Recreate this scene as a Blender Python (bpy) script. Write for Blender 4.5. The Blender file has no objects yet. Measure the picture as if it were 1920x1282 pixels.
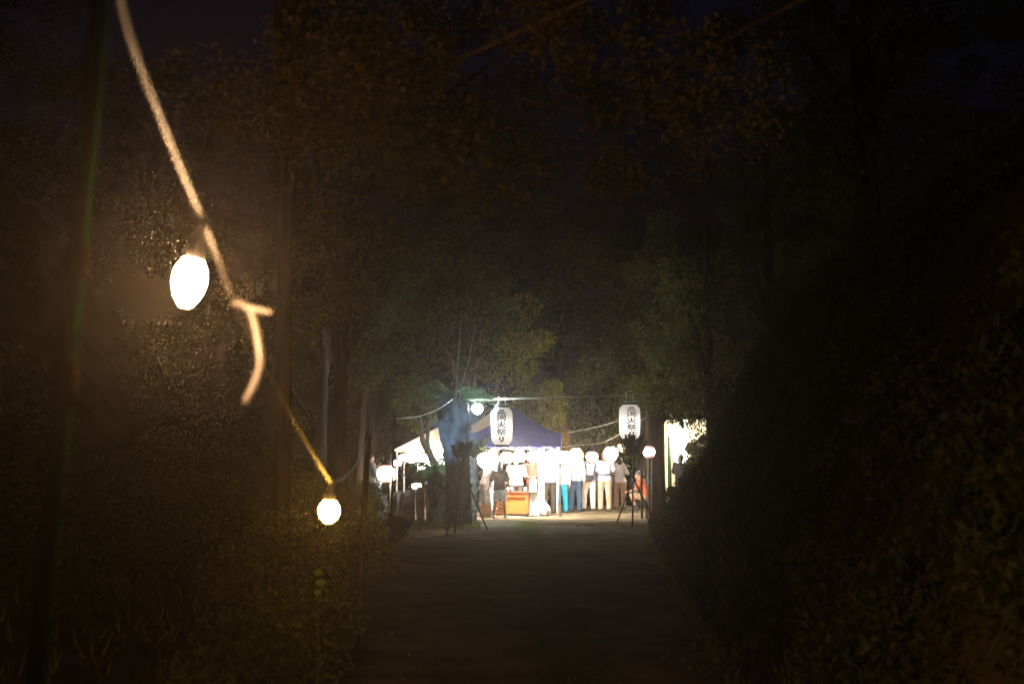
import bpy, math, random
import numpy as np
from mathutils import Vector, Matrix

random.seed(7)
rng = np.random.default_rng(7)
C = bpy.context.scene.collection
S = bpy.context.scene
R = math.radians
PI = math.pi

# ------------------------------------------------------------------ camera
F = 2667.0                      # focal length in pixels of the 1920 px wide photograph (50 mm lens)
PITCH = math.atan(271.0 / F)
CAM_Z = 1.55
cam_d = bpy.data.cameras.new('camera'); cam = bpy.data.objects.new('camera', cam_d); C.objects.link(cam)
cam.location = (0, 0, CAM_Z); cam.rotation_euler = (PI / 2 + PITCH, 0, 0)
cam_d.sensor_width = 36.0; cam_d.lens = 50.0
cam_d.clip_start = 0.05; cam_d.clip_end = 600
cam_d.dof.use_dof = True; cam_d.dof.focus_distance = 33.0; cam_d.dof.aperture_fstop = 3.1
S.camera = cam

# ------------------------------------------------------------------ world: night sky after dusk
wd = bpy.data.worlds.new('World'); S.world = wd; wd.use_nodes = True
wn = wd.node_tree.nodes; wl = wd.node_tree.links
bg = wn['Background']
sky = wn.new('ShaderNodeTexSky'); sky.sky_type = 'NISHITA'; sky.sun_disc = False
sky.sun_elevation = R(-3.0); sky.sun_rotation = R(200); sky.ozone_density = 3.0
wl.new(sky.outputs[0], bg.inputs[0]); bg.inputs[1].default_value = 0.10
S.view_settings.view_transform = 'Standard'; S.view_settings.look = 'None'
S.view_settings.exposure = 0.0; S.view_settings.gamma = 1.0
try: S.view_settings.use_curve_mapping = False
except Exception: pass
cy = S.cycles
cy.use_denoising = True
try: cy.denoiser = 'OPENIMAGEDENOISE'
except Exception: pass
cy.denoising_input_passes = 'RGB_ALBEDO_NORMAL'
cy.max_bounces = 5; cy.diffuse_bounces = 3; cy.glossy_bounces = 2; cy.transmission_bounces = 4
cy.volume_bounces = 0; cy.transparent_max_bounces = 8
cy.sample_clamp_indirect = 3.0
cy.caustics_reflective = False; cy.caustics_refractive = False
cy.use_adaptive_sampling = False

HAZE = 0.00085

# ------------------------------------------------------------------ geometry helpers
ct, st_ = math.cos(PITCH), math.sin(PITCH)
def at(px, py, d):
    """world point d metres down the road that shows at photograph pixel px, py"""
    u = (px - 960.0) / F; v = -(py - 641.0) / F
    fy = ct - v * st_; fz = st_ + v * ct
    return Vector((u * d / fy, d, CAM_Z + fz * d / fy))

PROF = [(-30, -.6), (0, 0), (8.8, .27), (16, .5), (28, .68), (38, .735), (42, .86), (50, .95), (130, 2.5)]
def prof(d):
    for (a, za), (b, zb) in zip(PROF, PROF[1:]):
        if d <= b:
            return za + (zb - za) * (d - a) / (b - a)
    return PROF[-1][1]
EDGE_R = [(-30, 1.3), (0, 1.35), (9, 1.5), (16, 1.82), (25, 2.45), (33, 3.15), (36, 3.55), (40, 5.5), (46, 8), (140, 9)]
EDGE_L = [(-30, -1.6), (0, -1.8), (9, -1.85), (16, -1.75), (25, -1.8), (30, -2.2), (36, -3.0), (140, -3.2)]
def lerp(tab, d):
    for (a, za), (b, zb) in zip(tab, tab[1:]):
        if d <= b:
            return za + (zb - za) * (d - a) / (b - a)
    return tab[-1][1]
def sm(t):
    t = max(0.0, min(1.0, t)); return t * t * (3 - 2 * t)
def gz(x, d):
    z = prof(d)
    tr = x - lerp(EDGE_R, d) - .08
    if tr > 0:
        near = 1 - sm((d - 20) / 10)
        hn = 2.1 * tr if tr < 1.5 else 3.15 + .75 * (tr - 1.5)
        step = .62 * sm(tr / .5) + (1.7 * max(0, tr - 1.7) if tr < 3.2 else 2.55 + .6 * (tr - 3.2))
        far = 1 - sm((d - 34.5) / 2.5)
        h = near * hn + (1 - near) * step * far
        if d > 44 or tr > 4.5: h = max(h, .55 * max(0, tr - 4.0) * sm((d - 34) / 4))
        z += min(h, 14)
    tl = lerp(EDGE_L, d) - x - .1
    if tl > 0:
        k = 1 - sm((d - 17) / 6)
        z += k * (.18 * sm(tl / .5) + .10 * tl) + (1 - k) * (.04 * sm(tl / .4) + max(0, tl - 6) * .12)
        sl = max(0, tl - .95)
        if sl > 0:
            lump = .16 * math.sin(x * 4.7 + d * 1.3) * math.sin(d * 3.1 - x * 2) + .10 * math.sin(x * 9.1 - d * 5.3) + .07 * math.sin(d * 11 + x * 13)
            z += (1 - sm((d - 19) / 8)) * min(sl * (.95 + .12 * math.sin(d * .8) + .1 * math.sin(d * 2.1 + x)) + lump * min(1, sl), 8.5 + .8 * math.sin(d * .9 + x))
    z += .018 * math.sin(x * 3.1 + d * .7) * math.sin(d * 2.3 - x)
    return z
def ground_at(px, py):
    d = 6.0
    while d < 120:
        p = at(px, py, d)
        if p.z <= prof(d): return p
        d += .02
    return p
def on(px, d):
    """ground point d metres away under photograph column px"""
    x = (px - 960.0) / F * d * (1 / ct) * 1.0
    x = at(px, 900, d).x
    return Vector((x, d, gz(x, d)))

class MB:
    def __init__(s): s.v = []; s.f = []
    def add(s, vs, fs):
        o = len(s.v); s.v += [tuple(p) for p in vs]; s.f += [tuple(i + o for i in f) for f in fs]; return s
    def box(s, c, size, rz=0, M=None):
        hx, hy, hz = size[0] / 2, size[1] / 2, size[2] / 2
        m = Matrix.Rotation(rz, 4, 'Z') if M is None else M
        vs = [Vector(c) + (m @ Vector((sx * hx, sy * hy, sz * hz))) for sz in (-1, 1) for sx, sy in ((-1, -1), (1, -1), (1, 1), (-1, 1))]
        return s.add(vs, [(3, 2, 1, 0), (4, 5, 6, 7), (0, 1, 5, 4), (1, 2, 6, 5), (2, 3, 7, 6), (3, 0, 4, 7)])
    def tube(s, pts, rad, n=8, cap=True):
        pts = [Vector(p) for p in pts]; N = len(pts)
        if not hasattr(rad, '__len__'): rad = [rad] * N
        ref = Vector((0, 0, 1))
        t0 = (pts[1] - pts[0]).normalized()
        if abs(t0.dot(ref)) > .9: ref = Vector((1, 0, 0))
        vs = []; u = None
        for i, p in enumerate(pts):
            t = (pts[min(i + 1, N - 1)] - pts[max(i - 1, 0)]).normalized()
            u = (ref - t * ref.dot(t)).normalized() if u is None else (u - t * u.dot(t)).normalized()
            w = t.cross(u)
            for k in range(n):
                a = 2 * PI * k / n
                vs.append(p + (u * math.cos(a) + w * math.sin(a)) * rad[i])
        fs = [(i * n + k, i * n + (k + 1) % n, (i + 1) * n + (k + 1) % n, (i + 1) * n + k) for i in range(N - 1) for k in range(n)]
        if cap: fs += [tuple(range(n))[::-1], tuple((N - 1) * n + k for k in range(n))]
        return s.add(vs, fs)
    def lathe(s, c, prof_, n=20, axis=Vector((0, 0, 1)), cap=True):
        """prof_ = [(radius, height)] bottom to top"""
        axis = Vector(axis).normalized()
        q = Vector((0, 0, 1)).rotation_difference(axis)
        vs = []; c = Vector(c)
        for r, h in prof_:
            for k in range(n):
                a = 2 * PI * k / n
                vs.append(c + q @ Vector((r * math.cos(a), r * math.sin(a), h)))
        N = len(prof_)
        fs = [(i * n + k, i * n + (k + 1) % n, (i + 1) * n + (k + 1) % n, (i + 1) * n + k) for i in range(N - 1) for k in range(n)]
        if cap: fs += [tuple(range(n))[::-1], tuple((N - 1) * n + k for k in range(n))]
        return s.add(vs, fs)
    def ell(s, c, r, n=12, m=8, M=None):
        c = Vector(c); vs = []
        for i in range(1, m):
            ph = PI * i / m
            for k in range(n):
                a = 2 * PI * k / n
                p = Vector((r[0] * math.sin(ph) * math.cos(a), r[1] * math.sin(ph) * math.sin(a), -r[2] * math.cos(ph)))
                vs.append(c + (M @ p if M is not None else p))
        b = Vector((0, 0, -r[2])); t = Vector((0, 0, r[2]))
        if M is not None: b = M @ b; t = M @ t
        nb = len(vs); vs += [c + b, c + t]
        fs = [(i * n + k, i * n + (k + 1) % n, (i + 1) * n + (k + 1) % n, (i + 1) * n + k) for i in range(m - 2) for k in range(n)]
        for k in range(n):
            fs.append((nb, (k + 1) % n, k)); fs.append((nb + 1, (m - 2) * n + k, (m - 2) * n + (k + 1) % n))
        return s.add(vs, fs)
    def caps(s, p0, r0, p1, r1, n=10):
        """closed tapered capsule"""
        p0 = Vector(p0); p1 = Vector(p1); t = (p1 - p0); L = t.length
        if L < 1e-6: return s
        t /= L
        pr = [(r0 * math.cos(R(a)), r0 * math.sin(R(a))) for a in (-80, -50, -20)] + [(r0, 0), (r1, L)] + \
             [(r1 * math.cos(R(a)), L + r1 * math.sin(R(a))) for a in (20, 50, 80)]
        return s.lathe(p0, pr, n, t)
    def loft(s, rings, n=14):
        """rings = [(centre, half width x, half depth y)] closed"""
        vs = []
        for c, w, dd in rings:
            for k in range(n):
                a = 2 * PI * k / n
                vs.append(Vector(c) + Vector((w * math.copysign(abs(math.cos(a)) ** .85, math.cos(a)), dd * math.copysign(abs(math.sin(a)) ** .85, math.sin(a)), 0)))
        N = len(rings)
        fs = [(i * n + k, i * n + (k + 1) % n, (i + 1) * n + (k + 1) % n, (i + 1) * n + k) for i in range(N - 1) for k in range(n)]
        fs += [tuple(range(n))[::-1], tuple((N - 1) * n + k for k in range(n))]
        return s.add(vs, fs)
    def mesh(s, name):
        me = bpy.data.meshes.new(name); me.from_pydata(s.v, [], s.f); me.update(); return me
    def build(s, name, mat, parent=None, smooth=False, origin=None):
        if origin is not None:
            o = Vector(origin); s.v = [tuple(Vector(p) - o) for p in s.v]
        me = s.mesh(name)
        ob = link(name, me, mat, parent, smooth)
        if origin is not None: ob.location = o
        return ob

def link(name, me, mat, parent=None, smooth=False):
    ob = bpy.data.objects.new(name, me); C.objects.link(ob)
    if mat is not None: me.materials.append(mat)
    if smooth: me.polygons.foreach_set('use_smooth', [True] * len(me.polygons))
    if parent is not None:
        ob.parent = parent
        ob.matrix_parent_inverse = Matrix.Translation(parent.location).inverted() if parent.rotation_euler.to_quaternion().angle < 1e-6 else parent.matrix_basis.inverted()
    return ob
def tag(o, label=None, cat=None, group=None, kind=None):
    if label: o['label'] = label
    if cat: o['category'] = cat
    if group: o['group'] = group
    if kind: o['kind'] = kind
    return o
def thing(name, loc, label, cat, group=None):
    o = bpy.data.objects.new(name, None); C.objects.link(o); o.location = loc; o.empty_display_size = .1
    return tag(o, label, cat, group)
def part(mb, name, mat, root, smooth=False):
    """world-space mesh builder linked as a child part"""
    return mb.build(name, mat, root, smooth)
def quads(name, V, mat, parent=None):
    """V: (N,4,3) array of quads"""
    n = len(V); me = bpy.data.meshes.new(name)
    me.vertices.add(n * 4); me.vertices.foreach_set('co', V.reshape(-1).astype(np.float32))
    me.loops.add(n * 4); me.loops.foreach_set('vertex_index', np.arange(n * 4, dtype=np.int32))
    me.polygons.add(n); me.polygons.foreach_set('loop_start', np.arange(0, n * 4, 4, dtype=np.int32))
    try: me.polygons.foreach_set('loop_total', np.full(n, 4, dtype=np.int32))
    except Exception: pass
    me.update(calc_edges=True); me.validate()
    return link(name, me, mat, parent)

# ------------------------------------------------------------------ materials
def pm(name, col, rough=.7, noise=0, scale=6, bump=0, bscale=40, metal=0, spec=.3, col2=None, stretch=None, island=0):
    m = bpy.data.materials.new(name); m.use_nodes = True
    n = m.node_tree.nodes; l = m.node_tree.links; b = n['Principled BSDF']
    b.inputs['Base Color'].default_value = (*col, 1); b.inputs['Roughness'].default_value = rough
    b.inputs['Metallic'].default_value = metal; b.inputs['Specular IOR Level'].default_value = spec
    tc = n.new('ShaderNodeTexCoord'); src = tc.outputs['Object']
    if stretch:
        mp = n.new('ShaderNodeMapping'); mp.inputs['Scale'].default_value = stretch; l.new(src, mp.inputs[0]); src = mp.outputs[0]
    if noise or island or col2:
        nt = n.new('ShaderNodeTexNoise'); nt.inputs['Scale'].default_value = scale; nt.inputs['Detail'].default_value = 6
        l.new(src, nt.inputs['Vector'])
        fac = nt.outputs['Fac']
        mx = n.new('ShaderNodeMix'); mx.data_type = 'RGBA'
        c2 = col2 if col2 else tuple(max(0, c * (1 - noise)) for c in col)
        c1 = col if col2 else tuple(min(1, c * (1 + noise)) for c in col)
        mx.inputs[6].default_value = (*c1, 1); mx.inputs[7].default_value = (*c2, 1)
        rp = n.new('ShaderNodeValToRGB'); rp.color_ramp.elements[0].position = .35; rp.color_ramp.elements[1].position = .65
        l.new(fac, rp.inputs[0]); l.new(rp.outputs[0], mx.inputs[0])
        l.new(mx.outputs[2], b.inputs['Base Color'])
    if bump:
        nb = n.new('ShaderNodeTexNoise'); nb.inputs['Scale'].default_value = bscale; nb.inputs['Detail'].default_value = 5
        l.new(src, nb.inputs['Vector'])
        bp = n.new('ShaderNodeBump'); bp.inputs['Strength'].default_value = bump; bp.inputs['Distance'].default_value = .02
        l.new(nb.outputs['Fac'], bp.inputs['Height']); l.new(bp.outputs[0], b.inputs['Normal'])
    return m
def leafmat(name, c1, c2, trans=.35, rough=.6):
    """leaf: diffuse and glossy face with light passing through, colour varied leaf by leaf"""
    m = bpy.data.materials.new(name); m.use_nodes = True
    n = m.node_tree.nodes; l = m.node_tree.links; b = n['Principled BSDF']; out = n['Material Output']
    g = n.new('ShaderNodeNewGeometry')
    mx = n.new('ShaderNodeMix'); mx.data_type = 'RGBA'
    mx.inputs[6].default_value = (*c1, 1); mx.inputs[7].default_value = (*c2, 1)
    l.new(g.outputs['Random Per Island'], mx.inputs[0])
    l.new(mx.outputs[2], b.inputs['Base Color']); b.inputs['Roughness'].default_value = rough; b.inputs['Specular IOR Level'].default_value = .0
    t = n.new('ShaderNodeBsdfTranslucent'); l.new(mx.outputs[2], t.inputs[0])
    ms = n.new('ShaderNodeMixShader'); ms.inputs[0].default_value = trans
    l.new(b.outputs[0], ms.inputs[1]); l.new(t.outputs[0], ms.inputs[2]); l.new(ms.outputs[0], out.inputs[0])
    return m
def emit(name, col, L, base=(.8, .8, .8)):
    m = bpy.data.materials.new(name); m.use_nodes = True
    b = m.node_tree.nodes['Principled BSDF']
    b.inputs['Base Color'].default_value = (*base, 1); b.inputs['Roughness'].default_value = .6
    b.inputs['Emission Color'].default_value = (*col, 1); b.inputs['Emission Strength'].default_value = L
    return m
def sheet(name, col, trans=.5, rough=.8, weave=0):
    """thin cloth or paper that lets light through"""
    m = bpy.data.materials.new(name); m.use_nodes = True
    n = m.node_tree.nodes; l = m.node_tree.links; b = n['Principled BSDF']; out = n['Material Output']
    b.inputs['Base Color'].default_value = (*col, 1); b.inputs['Roughness'].default_value = rough; b.inputs['Specular IOR Level'].default_value = .15
    t = n.new('ShaderNodeBsdfTranslucent'); t.inputs[0].default_value = (*col, 1)
    ms = n.new('ShaderNodeMixShader'); ms.inputs[0].default_value = trans
    l.new(b.outputs[0], ms.inputs[1]); l.new(t.outputs[0], ms.inputs[2]); l.new(ms.outputs[0], out.inputs[0])
    if weave:
        tc = n.new('ShaderNodeTexCoord'); nb = n.new('ShaderNodeTexNoise'); nb.inputs['Scale'].default_value = 7; nb.inputs['Detail'].default_value = 4
        l.new(tc.outputs['Object'], nb.inputs['Vector'])
        bp = n.new('ShaderNodeBump'); bp.inputs['Strength'].default_value = weave; bp.inputs['Distance'].default_value = .05
        l.new(nb.outputs['Fac'], bp.inputs['Height']); l.new(bp.outputs[0], b.inputs['Normal']); l.new(bp.outputs[0], t.inputs['Normal'])
    return m

M = {}
M['asphalt'] = pm('asphalt', (.24, .178, .12), .95, .35, 1.3, 1.0, 45, col2=(.09, .065, .042), spec=0)
M['concrete'] = pm('concrete', (.075, .055, .038), .85, .25, 4, .4, 60)
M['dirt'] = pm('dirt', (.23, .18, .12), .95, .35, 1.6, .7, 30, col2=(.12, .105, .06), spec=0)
m_ = M['asphalt']; n_ = m_.node_tree.nodes; l_ = m_.node_tree.links; b_ = n_['Principled BSDF']; prev = b_.inputs['Base Color'].links[0].from_socket
tc_ = n_.new('ShaderNodeTexCoord'); sp_ = n_.new('ShaderNodeSeparateXYZ'); l_.new(tc_.outputs['Object'], sp_.inputs[0])
d_ = n_.new('ShaderNodeMath'); d_.operation = 'SUBTRACT'; l_.new(sp_.outputs[0], d_.inputs[0]); d_.inputs[1].default_value = .38
ab = n_.new('ShaderNodeMath'); ab.operation = 'ABSOLUTE'; l_.new(d_.outputs[0], ab.inputs[0])
nz_ = n_.new('ShaderNodeTexNoise'); nz_.inputs['Scale'].default_value = 2.2; nz_.inputs['Detail'].default_value = 6; l_.new(tc_.outputs['Object'], nz_.inputs['Vector'])
su = n_.new('ShaderNodeMath'); su.operation = 'SUBTRACT'; l_.new(nz_.outputs['Fac'], su.inputs[0]); l_.new(ab.outputs[0], su.inputs[1])
mr = n_.new('ShaderNodeMapRange'); mr.inputs[1].default_value = .12; mr.inputs[2].default_value = .42; l_.new(su.outputs[0], mr.inputs[0])
mm = n_.new('ShaderNodeMix'); mm.data_type = 'RGBA'; l_.new(mr.outputs[0], mm.inputs[0]); l_.new(prev, mm.inputs[6]); mm.inputs[7].default_value = (.075, .085, .02, 1); l_.new(mm.outputs[2], b_.inputs['Base Color'])
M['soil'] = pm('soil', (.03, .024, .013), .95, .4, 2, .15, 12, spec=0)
M['pebble'] = pm('pebble', (.16, .12, .085), .95, .3, 3, spec=0)
M['bark'] = pm('bark', (.04, .028, .02), .9, .5, 5, .9, 22, stretch=(1, 1, .25), spec=0)
M['bark_pale'] = pm('bark_pale', (.22, .165, .125), .85, .4, 3.2, .8, 18, col2=(.06, .045, .035), stretch=(1, 1, .5), spec=0)
M['palm_bark'] = pm('palm_bark', (.036, .028, .024), .95, .5, 6, 1, 25, spec=0)
M['cycad_bark'] = pm('cycad_bark', (.12, .12, .11), .95, .5, 8, 1, 30, spec=0)
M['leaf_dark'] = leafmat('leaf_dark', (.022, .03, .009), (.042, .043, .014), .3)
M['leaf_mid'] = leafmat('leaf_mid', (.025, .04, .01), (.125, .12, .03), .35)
M['leaf_lit'] = leafmat('leaf_lit', (.07, .09, .012), (.36, .32, .06), .4)  # leaf colour raised to look overexposed by the festival lamps
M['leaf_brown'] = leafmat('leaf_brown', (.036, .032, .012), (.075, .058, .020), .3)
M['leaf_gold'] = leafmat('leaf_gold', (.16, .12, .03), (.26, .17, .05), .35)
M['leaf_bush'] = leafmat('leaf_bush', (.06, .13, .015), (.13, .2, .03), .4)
M['frond'] = leafmat('frond', (.035, .075, .032), (.055, .095, .045), .25)
M['cycad'] = leafmat('cycad', (.035, .06, .025), (.075, .10, .04), .25)
M['grass'] = leafmat('grass', (.07, .085, .02), (.14, .13, .04), .35)
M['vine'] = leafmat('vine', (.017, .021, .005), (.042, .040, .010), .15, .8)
M['litter'] = leafmat('litter', (.12, .09, .05), (.3, .24, .14), .1)
M['black'] = pm('black_rubber', (.012, .011, .01), .55, .2, 20)
M['cable'] = pm('cable_rubber', (.0024, .0018, .0013), .6, .3, 40, .3, 300)
M['tape'] = pm('tape_vinyl', (.011, .009, .007), .6, .25, 40)
M['iron'] = pm('iron', (.03, .026, .023), .65, .4, 20, .5, 60, metal=.4, spec=0)
M['char'] = pm('charred_wood', (.02, .017, .015), .9, .5, 15, .8, 40)
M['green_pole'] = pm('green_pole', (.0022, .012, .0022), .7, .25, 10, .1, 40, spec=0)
M['bamboo'] = pm('bamboo', (.36, .32, .22), .5, .25, 8)
M['pole_dark'] = pm('pole_dark', (.06, .05, .04), .7, .3, 10, spec=0)
M['pole_white'] = pm('pole_white', (.62, .60, .56), .5, .1, 10)
M['wood_red'] = pm('wood_red', (.20, .075, .04), .7, .3, 6, .3, 30, stretch=(6, 6, .6))
M['wood_orange'] = pm('wood_orange', (.58, .185, .04), .55, .18, 5, .15, 40, stretch=(1, 1, 5))
M['wood_crate'] = pm('wood_crate', (.60, .27, .09), .65, .2, 5, .2, 40, stretch=(1, 1, 5))
M['card'] = pm('cardboard', (.46, .31, .19), .85, .1, 6)
M['white_cloth'] = pm('white_cloth', (.78, .76, .72), .85, .05, 5, .3, 8)
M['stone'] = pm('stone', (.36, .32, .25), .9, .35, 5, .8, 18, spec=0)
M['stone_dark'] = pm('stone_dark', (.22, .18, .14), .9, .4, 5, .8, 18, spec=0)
M['tent_white'] = sheet('tent_white', (.78, .68, .54), .14, weave=.3)
M['tent_blue'] = sheet('tent_blue', (.03, .045, .20), .02, .55, weave=.6)
M['paper'] = sheet('lantern_paper', (.82, .80, .78), .62)
M['ink'] = pm('ink', (.012, .014, .016), .7)
M['ink_brown'] = pm('ink_brown', (.02, .012, .01), .7)
M['plaster'] = pm('plaster', (.62, .58, .44), .8, .06, 3, .1, 30)
M['roof_tile'] = pm('roof_tile', (.06, .06, .065), .6, .3, 8)
M['red_fabric'] = pm('red_fabric', (.52, .04, .03), .8, .1, 6)
M['skin'] = pm('skin', (.50, .29, .19), .55, .06, 12)
M['skin_tan'] = pm('skin_tan', (.36, .19, .115), .55, .06, 12)
M['hair'] = pm('hair', (.016, .013, .011), .45, .3, 60, .5, 120, stretch=(1, 1, .15))
M['hair_grey'] = pm('hair_grey', (.16, .15, .14), .5, .3, 60, .5, 120, stretch=(1, 1, .15))
M['eye'] = pm('eye', (.02, .015, .012), .2)
M['lips'] = pm('lips', (.32, .12, .10), .5)
M['leather'] = pm('leather', (.035, .03, .035), .5, .2, 20)
def fab(name, col): 
    if name not in M: M[name] = pm('fabric_' + name, col, .85, .10, 9, .35, 60, spec=.15)
    return M[name]
fab('white', (.76, .74, .72)); fab('bluewhite', (.56, .62, .74)); fab('cream', (.70, .62, .50)); fab('beige', (.52, .42, .30))
fab('darktrouser', (.055, .042, .036)); fab('teal', (.015, .26, .37)); fab('jeans', (.05, .10, .17)); fab('brownshirt', (.075, .038, .032))
fab('paleshorts', (.55, .62, .64)); fab('palepants', (.70, .64, .55)); fab('tan', (.42, .28, .17)); fab('orange', (.62, .13, .05))
fab('greenshirt', (.16, .22, .20)); fab('blackshirt', (.03, .028, .03)); fab('skyblue', (.36, .55, .72)); fab('happi', (.55, .06, .04))
fab('darkcoat', (.032, .027, .025)); fab('brownpants', (.20, .12, .085)); fab('greyshirt', (.30, .27, .25)); fab('shoe', (.10, .09, .08)); fab('shoe_white', (.66, .64, .66))

# ------------------------------------------------------------------ setting: ground, road, hillside
def grid_sheet(name, xs, ds, fz, mat):
    V = [(x, d, fz(x, d)) for d in ds for x in xs]; nx = len(xs)
    Fc = [(j * nx + i, j * nx + i + 1, (j + 1) * nx + i + 1, (j + 1) * nx + i) for j in range(len(ds) - 1) for i in range(nx - 1)]
    me = bpy.data.meshes.new(name); me.from_pydata(V, [], Fc); me.update()
    return link(name, me, mat, None, True)
xs = sorted(set([round(v, 3) for v in list(np.linspace(-70, -12, 16)) + list(np.arange(-12, -8, .5)) + list(np.arange(-8, 7, .14)) + list(np.arange(7, 14, .5)) + list(np.linspace(14, 70, 16))]))
ds = sorted(set([round(v, 3) for v in list(np.arange(-8, 3, .4)) + list(np.arange(3, 28, .2)) + list(np.arange(28, 48, .4)) + list(np.arange(48, 100, 2.5))]))
def gsheet(x, d):
    z = gz(x, d)
    if d < 34.4 and lerp(EDGE_L, d) + .05 < x < lerp(EDGE_R, d) - .05: z -= .06
    return z
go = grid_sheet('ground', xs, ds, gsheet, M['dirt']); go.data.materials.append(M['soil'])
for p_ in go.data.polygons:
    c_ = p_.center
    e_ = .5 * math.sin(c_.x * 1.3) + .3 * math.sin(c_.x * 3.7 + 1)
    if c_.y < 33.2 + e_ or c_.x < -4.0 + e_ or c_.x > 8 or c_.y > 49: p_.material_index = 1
tag(go, kind='structure')
rv = MB()
rds = list(np.arange(-7, 34.51, .35)); nu = 22
for d in rds:
    a, b = lerp(EDGE_L, d), lerp(EDGE_R, d)
    wob = .05 * math.sin(d * 1.9) + .03 * math.sin(d * 4.3)
    for i in range(nu):
        x = a - .1 + wob + (b - a + .16) * i / (nu - 1)
        rv.v.append((x, d, prof(d) + .012 + .018 * math.sin(x * 3.1 + d * .7) * math.sin(d * 2.3 - x)))
for j in range(len(rds) - 1):
    for i in range(nu - 1):
        rv.f.append((j * nu + i, j * nu + i + 1, (j + 1) * nu + i + 1, (j + 1) * nu + i))
tag(rv.build('road', M['asphalt'], None, True), kind='structure')
# ------------------------------------------------------------------ foliage helpers
def leaf_quads(cs, L, W, up=.3, hang=0.0, rg=rng):
    n = len(cs)
    a = rg.normal(size=(n, 3)); a[:, 2] -= hang * 2.0
    a /= np.linalg.norm(a, axis=1, keepdims=True) + 1e-9
    nn = rg.normal(size=(n, 3)); nn[:, 2] += up * 2
    b = np.cross(nn, a); b /= np.linalg.norm(b, axis=1, keepdims=True) + 1e-9
    l = (L * rg.uniform(.6, 1.3, n))[:, None]; w = (W * rg.uniform(.6, 1.3, n))[:, None]
    return np.stack([cs - a * l * .5, cs + b * w * .5 - a * l * .05, cs + a * l * .5, cs - b * w * .5 - a * l * .05], axis=1)
def clump_points(centers, radii, n, rg=rng, shell=.55):
    out = []
    for c, r in zip(centers, radii):
        p = rg.normal(size=(n, 3)); p /= np.linalg.norm(p, axis=1, keepdims=True) + 1e-9
        rad = (shell + (1 - shell) * rg.random(n)) ** .8 * r
        q = p * rad[:, None]; q[:, 2] *= .75
        out.append(np.array(c) + q)
    return np.concatenate(out)
def tree(name, label, x, d, height, tr, crown_z, crown_r, ncl, nleaf, leaf=.14, mat='leaf_dark', bark='bark', lean=(0, 0), group=None, seed=0, clump=.7, cat='tree', limbs=9, hang=.1):
    """trunk with limbs that reach into uneven clumps of leaves; crown_z = crown centre over the base, crown_r = (rx, ry, rz)"""
    rg = np.random.default_rng(seed + 100)
    base = Vector((x, d, gz(x, d)))
    root = thing(name, base, label, cat, group)
    tm = MB(); pts = []; rad = []
    for i in range(9):
        t = i / 8
        pts.append(base + Vector((lean[0] * t * t + .12 * math.sin(t * 5 + seed) * t, lean[1] * t * t + .1 * math.cos(t * 4 + seed) * t, -.15 + (height * .93) * t)))
        rad.append(tr * (1.25 if i == 0 else 1.0 - .8 * t) + .006)
    tm.tube(pts, rad, 9)
    cc = base + Vector((lean[0] * .8, lean[1] * .8, crown_z))
    cs = []; rs = []
    for i in range(ncl):
        v = rg.normal(size=3); v /= np.linalg.norm(v); k = rg.uniform(.25, 1.0) ** .6
        cs.append([cc.x + v[0] * crown_r[0] * k, cc.y + v[1] * crown_r[1] * k, cc.z + v[2] * crown_r[2] * k]); rs.append(clump * rg.uniform(.6, 1.3))
    for i in range(min(limbs, ncl)):
        e = Vector(cs[i]); tt = rg.uniform(.35, .8)
        idx = min(7, int(tt * 8)); s0 = pts[idx]
        if e.z < s0.z: s0 = pts[max(1, idx - 3)]
        mid = (s0 + e) / 2 + Vector((0, 0, .15 * (e - s0).length))
        tm.tube([s0, mid, e], [rad[idx] * .55 + .008, rad[idx] * .35 + .006, .01], 6)
    tm.build('trunk', M[bark], root, True)
    P = clump_points(cs, rs, nleaf, rg)
    quads('crown', leaf_quads(P, leaf, leaf * .5, .3, hang, rg), M[mat], root)
    return root
def shrub(name, label, x, d, w, h, n, leaf, mat, group=None, seed=0, cat='bush', dens=9, flat=.8):
    rg = np.random.default_rng(seed + 900)
    base = Vector((x, d, gz(x, d)))
    root = thing(name, base, label, cat, group)
    sm_ = MB(); cs = []; rs = []
    for i in range(dens):
        a = rg.uniform(0, 2 * PI); k = rg.uniform(.0, .75)
        c = base + Vector((math.cos(a) * k * w * .5, math.sin(a) * k * w * .5, h * rg.uniform(.3, .82)))
        cs.append(list(c)); rs.append(min(w, h) * rg.uniform(.2, .36))
        sm_.tube([base + Vector((math.cos(a) * .05, math.sin(a) * .05, -.08)), base + (c - base) * .5 + Vector((0, 0, .05)), c], [.018, .013, .006], 5)
    sm_.build('stem', M['bark'], root)
    P = clump_points(cs, rs, n // dens, rg, .35)
    quads('foliage', leaf_quads(P, leaf, leaf * .5, .5, 0, rg), M[mat], root)
    return root
def frond_mesh(L, droop, width, n=26, lift=.9, vee=.25, leaflet=.035):
    """pinnate frond along +X: arched rachis with paired leaflets"""
    mb = MB(); pts = []
    for i in range(n + 1):
        t = i / n
        pts.append(Vector((L * t * (1 - .12 * droop * t), 0, L * (lift * t - droop * t * t))))
    mb.tube([pts[0], pts[n // 3], pts[2 * n // 3], pts[n]], [.018, .013, .009, .004], 5)
    for i in range(2, n + 1):
        t = i / n; p = pts[i]; tg = (pts[i] - pts[i - 1]).normalized()
        ln = width * math.sin(PI * min(1, .12 + t * .86)) ** .55 * (1.0 if t < .97 else .6)
        for s in (-1, 1):
            dr = (Vector((0, s, 0)) * .8 + tg * .55 + Vector((0, 0, vee - .25 * random.random()))).normalized()
            sd = tg * leaflet * .5
            q = p + dr * ln
            mb.add([p - sd, p + sd, q + sd * .25, q - sd * .25], [(0, 1, 2, 3)])
    return mb
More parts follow.
